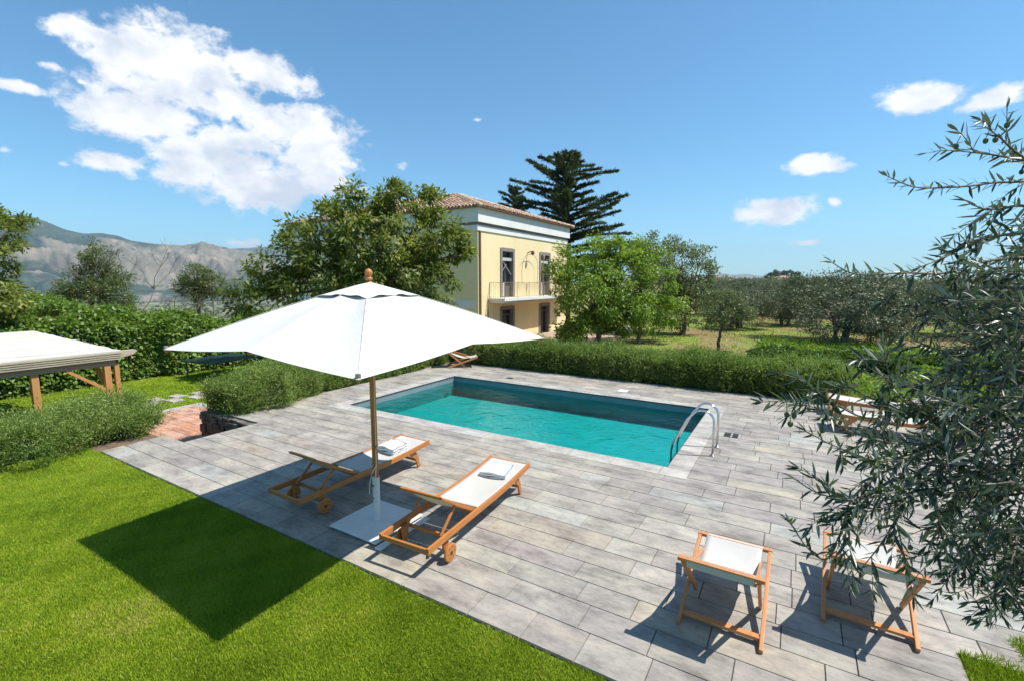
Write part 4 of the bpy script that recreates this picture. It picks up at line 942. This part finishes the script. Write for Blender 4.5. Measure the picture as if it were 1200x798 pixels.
def towel(loc, rz_, label):
    mb = MB(); rd = random.Random(len(label))
    for k in range(3):
        dx = rd.uniform(-.012, .012); h = .022
        def f(u, v, k=k, dx=dx):
            s, t = 2*u-1, 2*v-1
            return Vector((s*.17+dx, t*.125, k*h+.006*math.sin(s*4+k)+.004*math.sin(t*6+k)))
        top = [f(i/10, j/8)+Vector((0, 0, h*.9)) for i in range(11) for j in range(9)]; bot = [f(i/10, j/8) for i in range(11) for j in range(9)]
        F = [(i*9+j, (i+1)*9+j, (i+1)*9+j+1, i*9+j+1) for i in range(10) for j in range(8)]
        F2 = [tuple(x+99 for x in reversed(q)) for q in F]
        e = [(i*9, (i+1)*9) for i in range(10)]+[((i+1)*9+8, i*9+8) for i in range(10)]+[(j+1, j) for j in range(8)]+[(90+j, 91+j) for j in range(8)]
        mb.add(top+bot, F+F2+[(a, b+0, b+99, a+99) for a, b in e])
    o = mb.build('folded_towel', M_towel, smooth=True); o.location = loc; o.rotation_euler = (0, 0, rz_); return tag(o, label, 'towel', 'folded white towels on the loungers')
def on_lounger(i, y):
    p, a, _ = spots[i]; return (p[0]-math.sin(a)*y, p[1]+math.cos(a)*y)
q = on_lounger(0, 1.62); t = towel((q[0], q[1], .325), R(3.5), 'folded white towel on the sunlit lounger right of the umbrella pole'); t.rotation_euler = (R(7), 0, R(8)); t.scale = (1.15, 1.2, 1.3)
q = on_lounger(1, 1.52); t = towel((q[0], q[1], .315), R(-6), 'folded white towel stack on the shaded lounger left of the pole'); t.rotation_euler = (R(6), 0, R(-6)); t.scale = (1.1, 1.15, 1.8)

# ------------------------------------------------------------------ deck chairs
def make_chair():
    root = empty('deck_chair', (0, 0, 0), 0, 'x', 'deck chair', 'low wooden deck chairs'); WA, WB = .325, .285
    A0, A1, B0, B1 = Vector((0, -.02, .012)), Vector((0, 1.02, .355)), Vector((0, .60, .012)), Vector((0, -.16, .70))
    for s in (-1, 1):
        x = Vector((s*WA, 0, 0)); MB().beam(A0+x, A1+x, .032, .055).build('side_rail', M_teak2, root, bevel=.005)
        x = Vector((s*WB, 0, 0)); MB().beam(B0+x, B1+x, .028, .052).build('side_rail', M_teak2, root, bevel=.005)
        x0 = Vector((s*(WB-.03), 0, 0)); MB().beam(Vector((0, -.06, .60))+x0, Vector((0, .84, .305))+x0, .020, .034).build('stay', M_teak2, root, bevel=.005)
    MB().beam((-WA-.02, 1.01, .365), (WA+.02, 1.01, .365), .055, .032).build('cross_bar', M_teak2, root, bevel=.005)
    MB().beam((-WB-.04, -.155, .71), (WB+.04, -.155, .71), .055, .032).build('cross_bar', M_teak2, root, bevel=.005)
    MB().beam((-WA, .10, .052), (WA, .10, .052), .058, .028).build('cross_bar', M_teak2, root, bevel=.004)
    def f(u, v):
        s = 2*u-1; y = 1.01-1.165*v; z = .385+(.728-.385)*v; z -= .20*math.sin(v*math.pi)**.9+.012*(1-s*s)*math.sin(v*math.pi); 
        return Vector((s*(WB-.035)*(1+.04*(1-math.sin(v*math.pi))), y, z))
    MB().grid(f, 10, 24).build('sling', M_canvas, root, smooth=True, solid=.005)
    MB().box((0, -.182, .685), (2*(WB-.035), .004, .055)).build('sling_hem', M_canvas, root)
    return root
C0 = make_chair(); cs = [((-.40, 4.07), 0, 'low deck chair with white sling standing alone in the near right of the deck'), ((.70, 4.76), R(-2), 'low deck chair with white sling partly under the olive branches'), ((-10.55, 13.1), R(-50), 'small far deck chair at the corner of the hedge beyond the pool')]
CC = [C0]+[copy_tree(C0) for _ in cs[1:]]
for o, (p, a, lb) in zip(CC, cs): o.location = (p[0], p[1], .001); o.rotation_euler = (0, 0, a); o['label'] = lb

# ------------------------------------------------------------------ pool ladder and small fittings
Ld = empty('pool_ladder', (-1.1, 8.85, 0), 0, 'stainless steel pool ladder with two looped handrails at the right end', 'ladder')
for y in (-.26, .26):
    pts = [(0, y, 0), (0, y, .60)]+[(-.20+.20*math.cos(a), y, .60+.19*math.sin(a)) for a in [R(20*i) for i in range(1, 7)]]+[(-.44, y, .60), (-.62, y, .22), (-.68, y, .08), (-.70, y, -.05), (-.70, y, -.58)]
    h = MB().tube(pts, .020, 12).build('handrail', M_steel, Ld, smooth=True)
    MB().lathe([(.045, .004), (.045, .012), (.025, .03)], (0, y, 0), 16).build('flange', M_steel, h, smooth=False)
for z in (-.26, -.44): MB().box((-.70, 0, z), (.08, .50, .025)).build('step', M_steel, Ld, bevel=.005)
for (x, y, w, l, lb, mt, nm) in ((-1.02, 9.98, .12, .26, 'dark drain grating on the deck behind the pool ladder', M_rubber, 'drain_grate'), (-.88, 9.98, .1, .26, 'second dark drain grating on the deck behind the pool ladder', M_rubber, 'drain_grate'), (-4.0, 12.62, .26, .26, 'square white skimmer lid between the pool and the hedge', M_plaster, 'skimmer_lid'), (-7.6, 12.5, .22, .14, 'small dark inlet lid between the pool and the long hedge', M_rubber, 'inlet_lid')):
    mb = MB(); mb.box((0, 0, .006), (w, l, .010))
    if nm == 'drain_grate':
        for k in range(5): mb.box((0, -l*.4+k*l*.2, .013), (w*.9, .02, .006))
    else: mb.lathe([(w*.30, .011), (w*.28, .016), (w*.1, .016)], n=20)
    o = mb.build(nm, mt, bevel=.002); o.location = (x, y, .003); tag(o, lb, 'drain' if nm == 'drain_grate' else 'lid')
o = MB().lathe([(.09, 0), (.09, .02), (.05, .035)], n=18, axis='x').build('pool_light', M_bolt); o.location = (PX0+.002, 11.45, -.55); tag(o, 'round underwater light on the left end wall of the pool', 'pool light')

# utility poles and cable across the slope
pl = []
for px, yt, d, lb in ((-90, 326, 60, 'wooden utility pole outside the left edge carrying the cable'), (252, 344, 78, 'thin wooden utility pole right of the rounded dark tree'), (420, 350, 100, 'wooden utility pole hidden beyond the big walnut tree')):
    b = gbase(px, d); t_ = at(px, yt, d)
    if px != 420: pr = empty('utility_pole', b, 0, lb, 'pole'); MB().tube([(0, 0, 0), (0, 0, t_.z-b[2]+.3)], [.14, .10], 8).build('post', M_barkgrey, pr); MB().box((0, 0, t_.z-b[2]), (.1, 1.2, .1)).build('cross_arm', M_barkgrey, pr)
    pl.append(t_)
mb = MB()
for a, b_ in zip(pl, pl[1:]): mb.tube([a.lerp(b_, i/16)-Vector((0, 0, 1.2*math.sin(i/16*math.pi))) for i in range(17)], .035, 4)
tag(mb.build('overhead_cable', M_bolt), 'thin overhead cable sagging across the valley view beyond the hedge', 'cable')

# ------------------------------------------------------------------ foreground olive
OB = Vector((2.15, 2.45, -.03)); Oroot = empty('olive_tree', OB, 0, 'near olive tree whose leafy branches with green olives hang in from the right edge', 'tree')
rdo = random.Random(5); tw = MB(); LP, LD, LN, LL = [], [], [], []; FR = []
trk = MB()
crot = OB+Vector((-.25, .1, 1.55))
trk.tube([OB+Vector((0, 0, -.1)), OB+Vector((.05, .0, .5)), OB+Vector((-.1, .05, 1.0)), crot], [.17, .14, .125, .11], 12)
def spline(pts, n):
    out = []; k = len(pts)-1
    for i in range(n+1):
        t = i/n*k; j = min(int(t), k-1); u = t-j
        p0, p1, p2, p3 = pts[max(j-1, 0)], pts[j], pts[j+1], pts[min(j+2, k)]
        out.append(.5*((2*p1)+(p2-p0)*u+(2*p0-5*p1+4*p2-p3)*u*u+(3*p1-p0-3*p2+p3)*u**3))
    return out
def leafy(pts, r0, r1, dens=1.0, start=0., size=1.0, fruit=.05):
    """pts dense polyline, base to tip; leaves in opposite pairs"""
    tw.tube(pts, [r0+(r1-r0)*i/(len(pts)-1) for i in range(len(pts))], 5)
    seg = [(pts[i+1]-pts[i]).length for i in range(len(pts)-1)]; tot = sum(seg); s = tot*start; acc = 0; i = 0; ph = rdo.random()*3; nn = 0
    while s < tot:
        while i < len(seg)-1 and acc+seg[i] < s: acc += seg[i]; i += 1
        t = (s-acc)/max(seg[i], 1e-5); p = pts[i].lerp(pts[i+1], min(1, t)); d = (pts[i+1]-pts[i]).normalized()
        a = d.cross(Vector((0, 0, 1))); a = a.normalized() if a.length > .1 else Vector((1, 0, 0)); b = d.cross(a); an = ph+nn*1.57
        sd = a*math.cos(an)+b*math.sin(an)
        for sg in (-1, 1):
            if rdo.random() > .9: continue
            dr = d*rdo.uniform(.5, 1.0)+sd*sg*rdo.uniform(.5, 1.0)+Vector((rdo.gauss(0, .18), rdo.gauss(0, .18), rdo.gauss(0, .18)))
            LP.append(p); LD.append(dr.normalized()); LN.append(Vector((rdo.gauss(0, .6), rdo.gauss(0, .6), .9+rdo.gauss(0, .5)))); LL.append(rdo.uniform(.040, .070)*size*(1-.35*(s/tot)**3))
        if rdo.random() < fruit:
            q = p+sd*.012+Vector((0, 0, -.022)); tw.tube([p, q], .0012, 4); FR.append(q+Vector((0, 0, -.008)))
        s += rdo.uniform(.015, .024)/dens; nn += 1
    p = pts[-1]; d = (pts[-1]-pts[-2]).normalized()
    for _ in range(3): LP.append(p); LD.append((d+Vector((rdo.gauss(0, .25), rdo.gauss(0, .25), rdo.gauss(0, .25)))).normalized()); LN.append(Vector((rdo.gauss(0, 1), rdo.gauss(0, 1), 1))); LL.append(.04*size)
# principal twigs, tip first, as they hang in the view (px, py, depth)
main = [
 [(1040, 207, 1.45), (1075, 220, 1.5), (1130, 219, 1.55), (1180, 214, 1.6), (1240, 222, 1.7), (1330, 290, 1.9)],
 [(1152, 147, 1.5), (1172, 162, 1.5), (1195, 182, 1.55), (1250, 215, 1.7)],
 [(1132, 236, 1.5), (1158, 246, 1.5), (1200, 242, 1.6), (1260, 255, 1.7)],
 [(1128, 178, 1.6), (1165, 182, 1.6), (1210, 190, 1.7)],
 [(975, 308, 1.35), (1005, 322, 1.38), (1060, 320, 1.42), (1110, 320, 1.5), (1165, 305, 1.6), (1250, 300, 1.75)],
 [(1065, 318, 1.5), (1100, 305, 1.5), (1130, 290, 1.55), (1160, 278, 1.6), (1240, 270, 1.7)],
 [(1085, 345, 1.5), (1120, 350, 1.6), (1180, 340, 1.7), (1250, 330, 1.8)],
 [(1075, 400, 1.5), (1110, 410, 1.6), (1180, 400, 1.7), (1260, 390, 1.8)],
 [(945, 505, 1.3), (985, 525, 1.35), (1040, 540, 1.4), (1100, 520, 1.5), (1170, 480, 1.6), (1260, 440, 1.8)],
 [(935, 440, 1.3), (975, 470, 1.35), (1020, 490, 1.4), (1080, 480, 1.5), (1150, 450, 1.6), (1250, 420, 1.8)],
 [(950, 470, 1.35), (970, 490, 1.35), (1010, 510, 1.4), (1080, 520, 1.5), (1180, 500, 1.65)],
 [(930, 560, 1.35), (960, 578, 1.38), (1000, 585, 1.4), (1050, 575, 1.45), (1110, 550, 1.55), (1200, 510, 1.7)],
 [(926, 612, 1.35), (945, 640, 1.38), (968, 655, 1.4), (985, 625, 1.42), (1000, 590, 1.45), (1050, 560, 1.5)],
 [(985, 650, 1.4), (992, 620, 1.4), (998, 585, 1.42), (1040, 550, 1.5), (1110, 520, 1.6)],
 [(975, 600, 1.4), (1010, 600, 1.4), (1050, 590, 1.45), (1100, 570, 1.5), (1180, 540, 1.6)],
 [(1062, 665, 1.45), (1055, 630, 1.45), (1050, 590, 1.48), (1080, 550, 1.55), (1140, 510, 1.65)],
 [(1010, 665, 1.45), (1030, 640, 1.45), (1050, 610, 1.5), (1075, 570, 1.55), (1130, 530, 1.65)],
 [(1085, 640, 1.5), (1105, 615, 1.5), (1120, 580, 1.55), (1160, 540, 1.65)],
 [(1130, 670, 1.5), (1135, 640, 1.5), (1150, 600, 1.6), (1190, 560, 1.7)],
 [(1135, 705, 1.4), (1165, 695, 1.42), (1185, 660, 1.5), (1200, 610, 1.6), (1250, 560, 1.7)],
 [(1180, 700, 1.45), (1195, 670, 1.5), (1220, 620, 1.6), (1260, 560, 1.7)],
 [(1012, 426, 1.4), (1045, 445, 1.45), (1090, 450, 1.5), (1150, 440, 1.6), (1240, 420, 1.7)],
 [(1035, 402, 1.35), (1042, 440, 1.4), (1060, 470, 1.45), (1110, 490, 1.55), (1190, 480, 1.7)],
 [(990, 450, 1.4), (1030, 470, 1.45), (1090, 490, 1.55), (1180, 500, 1.7)],
 [(1090, 365, 1.5), (1130, 380, 1.55), (1170, 380, 1.6), (1250, 370, 1.7)],
 [(1060, 450, 1.3), (1110, 470, 1.35), (1160, 480, 1.45), (1230, 470, 1.6)],
]
for g_ in main:
    pts = spline([at(*p) for p in reversed(g_)], 26); leafy(pts, .0055, .0012, .95, .12)
    for k in range(2 if g_[0][1] < 240 or g_[0][1] > 590 else 5):    # side twigs
        i = rdo.randint(6, 24); d = (pts[i+1]-pts[i]).normalized(); v = Vector((rdo.gauss(0, 1), rdo.gauss(0, 1), rdo.gauss(-.35, .8))); v = (v-d*v.dot(d)).normalized()
        L = rdo.uniform(.06, .15); c = [pts[i]+(d*.7+v*.7)*L*t+Vector((0, 0, -.25*L*t*t)) for t in (0, .25, .5, .75, 1)]; leafy(c, .002, .0008, 1, .1)
# denser foliage towards the tree: twigs hanging inside the mass
from math import inf
def inpoly(x, y, P):
    c = False; j = len(P)-1
    for i in range(len(P)):
        if (P[i][1] > y) != (P[j][1] > y) and x < (P[j][0]-P[i][0])*(y-P[i][1])/(P[j][1]-P[i][1])+P[i][0]: c = not c
        j = i
    return c
mass = [(1210, 255), (1175, 290), (1140, 340), (1110, 420), (1060, 465), (1010, 500), (1020, 570), (1060, 605), (1095, 625), (1130, 655), (1165, 660), (1210, 690)]
cnt = 0
while cnt < 265:
    px, py = rdo.uniform(990, 1290), rdo.uniform(240, 700)
    if px < 1205 and not inpoly(px, py, mass): continue
    if px < 1110 and rdo.random() < .6: continue
    if py > 605 and px < 1110: continue
    p = at(px, py, rdo.uniform(1.4, 2.3)); toward = (p-(OB+Vector((-.3, 0, 2.5)))).normalized()
    d = (toward*.8+Vector((rdo.gauss(0, .5), rdo.gauss(0, .5), rdo.gauss(-.35, .4)))).normalized(); L = rdo.uniform(.16, .34)
    b0 = p-d*L*.5
    if (b0-CAM).length < 1.15: continue
    c = [b0+d*L*t+Vector((0, 0, -.28*L*t*t)) for t in [i/7 for i in range(8)]]; leafy(c, .0028, .001, 1, .05); cnt += 1
# crown outside the frame to the right, above and behind
for k in range(650):
    a = rdo.uniform(0, 6.283); u = rdo.uniform(-1, 1); rr = rdo.uniform(.55, 1)**.5
    q = Vector((OB.x-.05+1.35*rr*math.cos(a)*math.sqrt(1-u*u*.8), OB.y+.15+1.35*rr*math.sin(a)*math.sqrt(1-u*u*.8), 2.85+1.35*rr*u))
    rel = q-CAM; dep = rel.dot(FWD); lx = rel.dot(RT)
    if dep > 0 and lx/dep < 1.16: continue
    if rel.length < 1.0: continue
    d = ((q-(OB+Vector((0, 0, 2.4)))).normalized()+Vector((rdo.gauss(0, .4), rdo.gauss(0, .4), rdo.gauss(-.2, .3)))).normalized(); L = rdo.uniform(.2, .4)
    b0 = q-d*L*.5; tip = q+d*L*.5; r2 = tip-CAM
    if r2.dot(FWD) > 0 and r2.dot(RT)/r2.dot(FWD) < 1.12: continue
    leafy([b0+d*L*t+Vector((0, 0, -.25*L*t*t)) for t in (0, .2, .4, .6, .8, 1)], .003, .001, .8, .0, 1.1, .03)
# boughs
for tgt in [at(1250, 300, 1.8), at(1250, 420, 1.8), at(1240, 520, 1.75), at(1150, 480, 1.7), at(1120, 550, 1.6), at(1330, 260, 1.9), OB+Vector((.8, .5, 3.2)), OB+Vector((.3, 1.0, 3.6)), OB+Vector((-.2, -.8, 3.4)), OB+Vector((.9, -.5, 2.8)), OB+Vector((0, 0, 3.9))]:
    m_ = crot.lerp(tgt, .5)+Vector((.1, .05, .18)); ps = spline([crot, m_, tgt], 12); trk.tube(ps, [.055-.048*i/12 for i in range(13)], 8)
trk.v = [(p[0]-OB.x, p[1]-OB.y, p[2]-OB.z) for p in trk.v]; trk.build('trunk', M_barkgrey, Oroot, smooth=True)
tw.v = [(p[0]-OB.x, p[1]-OB.y, p[2]-OB.z) for p in tw.v]; tw.build('twigs', M_barkgrey, Oroot, smooth=True)
n = len(LP); Pn = np.array([tuple(p-OB) for p in LP]); Dn = unit(np.array([tuple(p) for p in LD])); Nn = np.array([tuple(p) for p in LN]); Ln = np.array(LL)[:, None]
S = unit(np.cross(Dn, Nn)); Nr = np.cross(S, Dn); Wn = Ln*.088
prof = [(0, .05), (.15, .6), (.4, 1.), (.7, .75), (1, .04)]; cv = rng.normal(.0, .10, (n, 1))
rings = []
for t, w in prof:
    c = Pn+Dn*Ln*t+Nr*Ln*cv*(t*t); rings.append((c-S*Wn*w+Nr*Wn*w*.35, c, c+S*Wn*w+Nr*Wn*w*.35))
VV = np.stack([x for rg_ in rings for x in rg_], 1)   # n,15,3
f = []
for i in range(4):
    b_ = i*3; f += [(b_, b_+1, b_+4, b_+3), (b_+1, b_+2, b_+5, b_+4)]
FF = (np.arange(n)[:, None, None]*15+np.array(f)[None]).reshape(-1, 4)
vv = np.repeat(np.clip(rng.normal(.45, .2, n), 0, 1), 8)
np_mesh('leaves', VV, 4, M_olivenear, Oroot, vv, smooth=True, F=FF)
FR.sort(key=lambda q: ((q-CAM).length if (q-CAM).dot(FWD) > 0 and (q-CAM).dot(RT)/(q-CAM).dot(FWD) < 1.08 else 9))
fprof = [(.002, -.009), (.006, -.006), (.0075, 0), (.006, .006), (.002, .009)]
f0 = MB().lathe(fprof, n=10).build('fruit', M_fruit, Oroot, smooth=True); f0.location = FR[0]-OB
for q in FR[1:99]: c = f0.copy(); COL.objects.link(c); c.location = q-OB
fm = MB()
for q in FR[99:]: fm.lathe(fprof, q-OB, 8)
tag(fm.build('fruit', M_fruit, Oroot, smooth=True), kind='stuff')
print('olive leaves', n, 'olives', len(FR))

# ------------------------------------------------------------------ haze
HAZE = 7e-5
if HAZE:
    mb = MB().span((-13000, -2000, -140), (11500, 14500, 900)); hz_ = mb.build('haze', bpy.data.materials.new('haze_air')); m = hz_.data.materials[0]; m.use_nodes = True; nt = m.node_tree
    nt.nodes.remove(nt.nodes['Principled BSDF']); pv = N(nt, 'ShaderNodeVolumePrincipled'); pv.inputs['Color'].default_value = (.62, .76, .95, 1); pv.inputs['Density'].default_value = HAZE; pv.inputs['Anisotropy'].default_value = .1
    nt.links.new(pv.outputs[0], nt.nodes['Material Output'].inputs['Volume']); tag(hz_, 'thin blue haze over the valley and distant hills', 'haze', kind='stuff')

# ------------------------------------------------------------------ sky with clouds, sun
SUN = Vector((1.2, .57, 2.28)).normalized()
w = bpy.data.worlds.new('World'); sc.world = w; w.use_nodes = True; nt = w.node_tree; bg = nt.nodes['Background']
sky = N(nt, 'ShaderNodeTexSky', sky_type='NISHITA'); sky.sun_disc = False; sky.sun_elevation = math.asin(SUN.z); sky.sun_rotation = math.atan2(SUN.x, SUN.y)
sky.altitude = 300; sky.air_density = 1.0; sky.dust_density = .4; sky.ozone_density = 2.5
clouds = [(115, 42, 34, 12), (165, 62, 50, 30), (225, 78, 60, 34), (300, 84, 44, 16), (330, 96, 28, 12), (130, 130, 42, 22), (190, 140, 45, 20), (250, 120, 50, 16), (300, 132, 45, 12), (230, 180, 42, 22), (280, 205, 60, 26), (330, 215, 55, 18), (365, 180, 40, 24), (385, 205, 30, 20), (215, 205, 30, 14),
          (132, 193, 30, 11), (75, 193, 14, 8), (22, 102, 26, 6), (4, 176, 14, 8), (64, 78, 14, 8), (95, 97, 14, 5), (558, 141, 15, 5), (470, 195, 14, 7), (1088, 115, 40, 13), (1168, 115, 30, 12), (954, 194, 26, 8), (912, 247, 34, 13), (976, 236, 11, 9), (945, 285, 18, 4), (282, 286, 22, 6), (330, 150, 58, 20), (205, 100, 60, 30), (285, 165, 60, 16),
          (60, 500, 1, 1)]
tc = N(nt, 'ShaderNodeTexCoord'); nv = N(nt, 'ShaderNodeVectorMath', operation='NORMALIZE'); nt.links.new(tc.outputs['Generated'], nv.inputs[0]); DV = nv.outputs[0]
acc = None
for px, py, rx, ry in clouds[:-1]:
    d = dirn(px, py); k = 1/d.length; e = d.normalized(); rr = max(rx, 2)*1.18/F_PX*k; ar = rx/ry
    # local horizontal stretch: distance in the tangent directions
    hz1 = Vector((-e.y, e.x, 0)).normalized(); up1 = e.cross(hz1)*-1
    sb = N(nt, 'ShaderNodeVectorMath', operation='SUBTRACT'); nt.links.new(DV, sb.inputs[0]); sb.inputs[1].default_value = e
    ds = []
    for ax_, sc_ in ((hz1, 1/rr), (up1, ar/rr*.9)):
        dt = N(nt, 'ShaderNodeVectorMath', operation='DOT_PRODUCT'); nt.links.new(sb.outputs[0], dt.inputs[0]); dt.inputs[1].default_value = ax_*sc_; ds.append(dt.outputs['Value'])
    cb = N(nt, 'ShaderNodeCombineXYZ'); nt.links.new(ds[0], cb.inputs[0]); nt.links.new(ds[1], cb.inputs[1])
    # opposite hemisphere guard through z
    dt = N(nt, 'ShaderNodeVectorMath', operation='DOT_PRODUCT'); nt.links.new(sb.outputs[0], dt.inputs[0]); dt.inputs[1].default_value = e*3; nt.links.new(dt.outputs['Value'], cb.inputs[2])
    ln = N(nt, 'ShaderNodeVectorMath', operation='LENGTH'); nt.links.new(cb.outputs[0], ln.inputs[0])
    sm = N(nt, 'ShaderNodeMath', operation='SUBTRACT'); sm.inputs[0].default_value = 1.05 if rx > 25 else (.75 if rx > 16 else .38); nt.links.new(ln.outputs['Value'], sm.inputs[1])
    if acc is None: acc = sm.outputs[0]
    else:
        mxn = N(nt, 'ShaderNodeMath', operation='SMOOTH_MAX'); mxn.inputs[2].default_value = .25; nt.links.new(acc, mxn.inputs[0]); nt.links.new(sm.outputs[0], mxn.inputs[1]); acc = mxn.outputs[0]
def wn(scale, detail, rough, dist=0, off=(0, 0, 0), vs=(1, 1, 1.5)):
    mp = N(nt, 'ShaderNodeMapping'); mp.inputs['Scale'].default_value = vs; mp.inputs['Location'].default_value = off; nt.links.new(DV, mp.inputs[0])
    n_ = N(nt, 'ShaderNodeTexNoise', inp={'Scale': scale, 'Detail': detail, 'Roughness': rough, 'Distortion': dist}); nt.links.new(mp.outputs[0], n_.inputs['Vector']); return n_.outputs['Fac']
n1 = wn(9, 10, .62, .3); n2 = wn(26, 9, .6, .2, (3, 1, 2))
a1 = N(nt, 'ShaderNodeMath', operation='MULTIPLY_ADD'); a1.inputs[1].default_value = 2.0; nt.links.new(n1, a1.inputs[0]); nt.links.new(acc, a1.inputs[2])
a2 = N(nt, 'ShaderNodeMath', operation='MULTIPLY_ADD'); a2.inputs[1].default_value = 1.8; nt.links.new(n2, a2.inputs[0]); nt.links.new(a1.outputs[0], a2.inputs[2])
cm = N(nt, 'ShaderNodeMapRange', interpolation_type='SMOOTHSTEP', inp={'From Min': 2.02, 'From Max': 2.64}); nt.links.new(a2.outputs[0], cm.inputs[0])
cs_ = N(nt, 'ShaderNodeMapRange', inp={'From Min': 2.2, 'From Max': 3.3}); nt.links.new(a2.outputs[0], cs_.inputs[0])
n4 = wn(70, 8, .65, .2, (5, 4, 2))
a3 = N(nt, 'ShaderNodeMath', operation='MULTIPLY_ADD'); a3.inputs[1].default_value = .5; nt.links.new(n4, a3.inputs[0]); nt.links.new(a2.outputs[0], a3.inputs[2])
nt.links.new(a3.outputs[0], cm.inputs[0])
n3 = wn(14, 6, .55, .2, (1.07, 2, 3)); cr = ramp(nt, [(.36, (6.6, 7.2, 8.2)), (.58, (10.2, 10.2, 10.2))]); nt.links.new(n3, cr.inputs[0])
skt = mixc(nt, 1, sky.outputs[0], (.80, 1.38, 1.52), 'MULTIPLY')
skc = mixc(nt, cm.outputs[0], skt, cr.outputs[0])
nt.links.new(skc, bg.inputs[0]); bg.inputs[1].default_value = .079
sd = bpy.data.lights.new('sun', 'SUN'); so = bpy.data.objects.new('sun', sd); COL.objects.link(so); sd.energy = 5.0; sd.angle = R(.53); sd.color = (1, .955, .89)
so.rotation_euler = SUN.to_track_quat('Z', 'Y').to_euler(); so.location = (5, 5, 30)
sc.view_settings.view_transform = 'Standard'; sc.view_settings.look = 'None'; sc.view_settings.gamma = 1; sc.view_settings.exposure = .53; sc.view_settings.use_curve_mapping = False
sc.cycles.max_bounces = 6; sc.cycles.transparent_max_bounces = 8; sc.cycles.volume_bounces = 0; sc.cycles.diffuse_bounces = 3; sc.cycles.glossy_bounces = 3
sc.cycles.caustics_reflective = False; sc.cycles.caustics_refractive = False
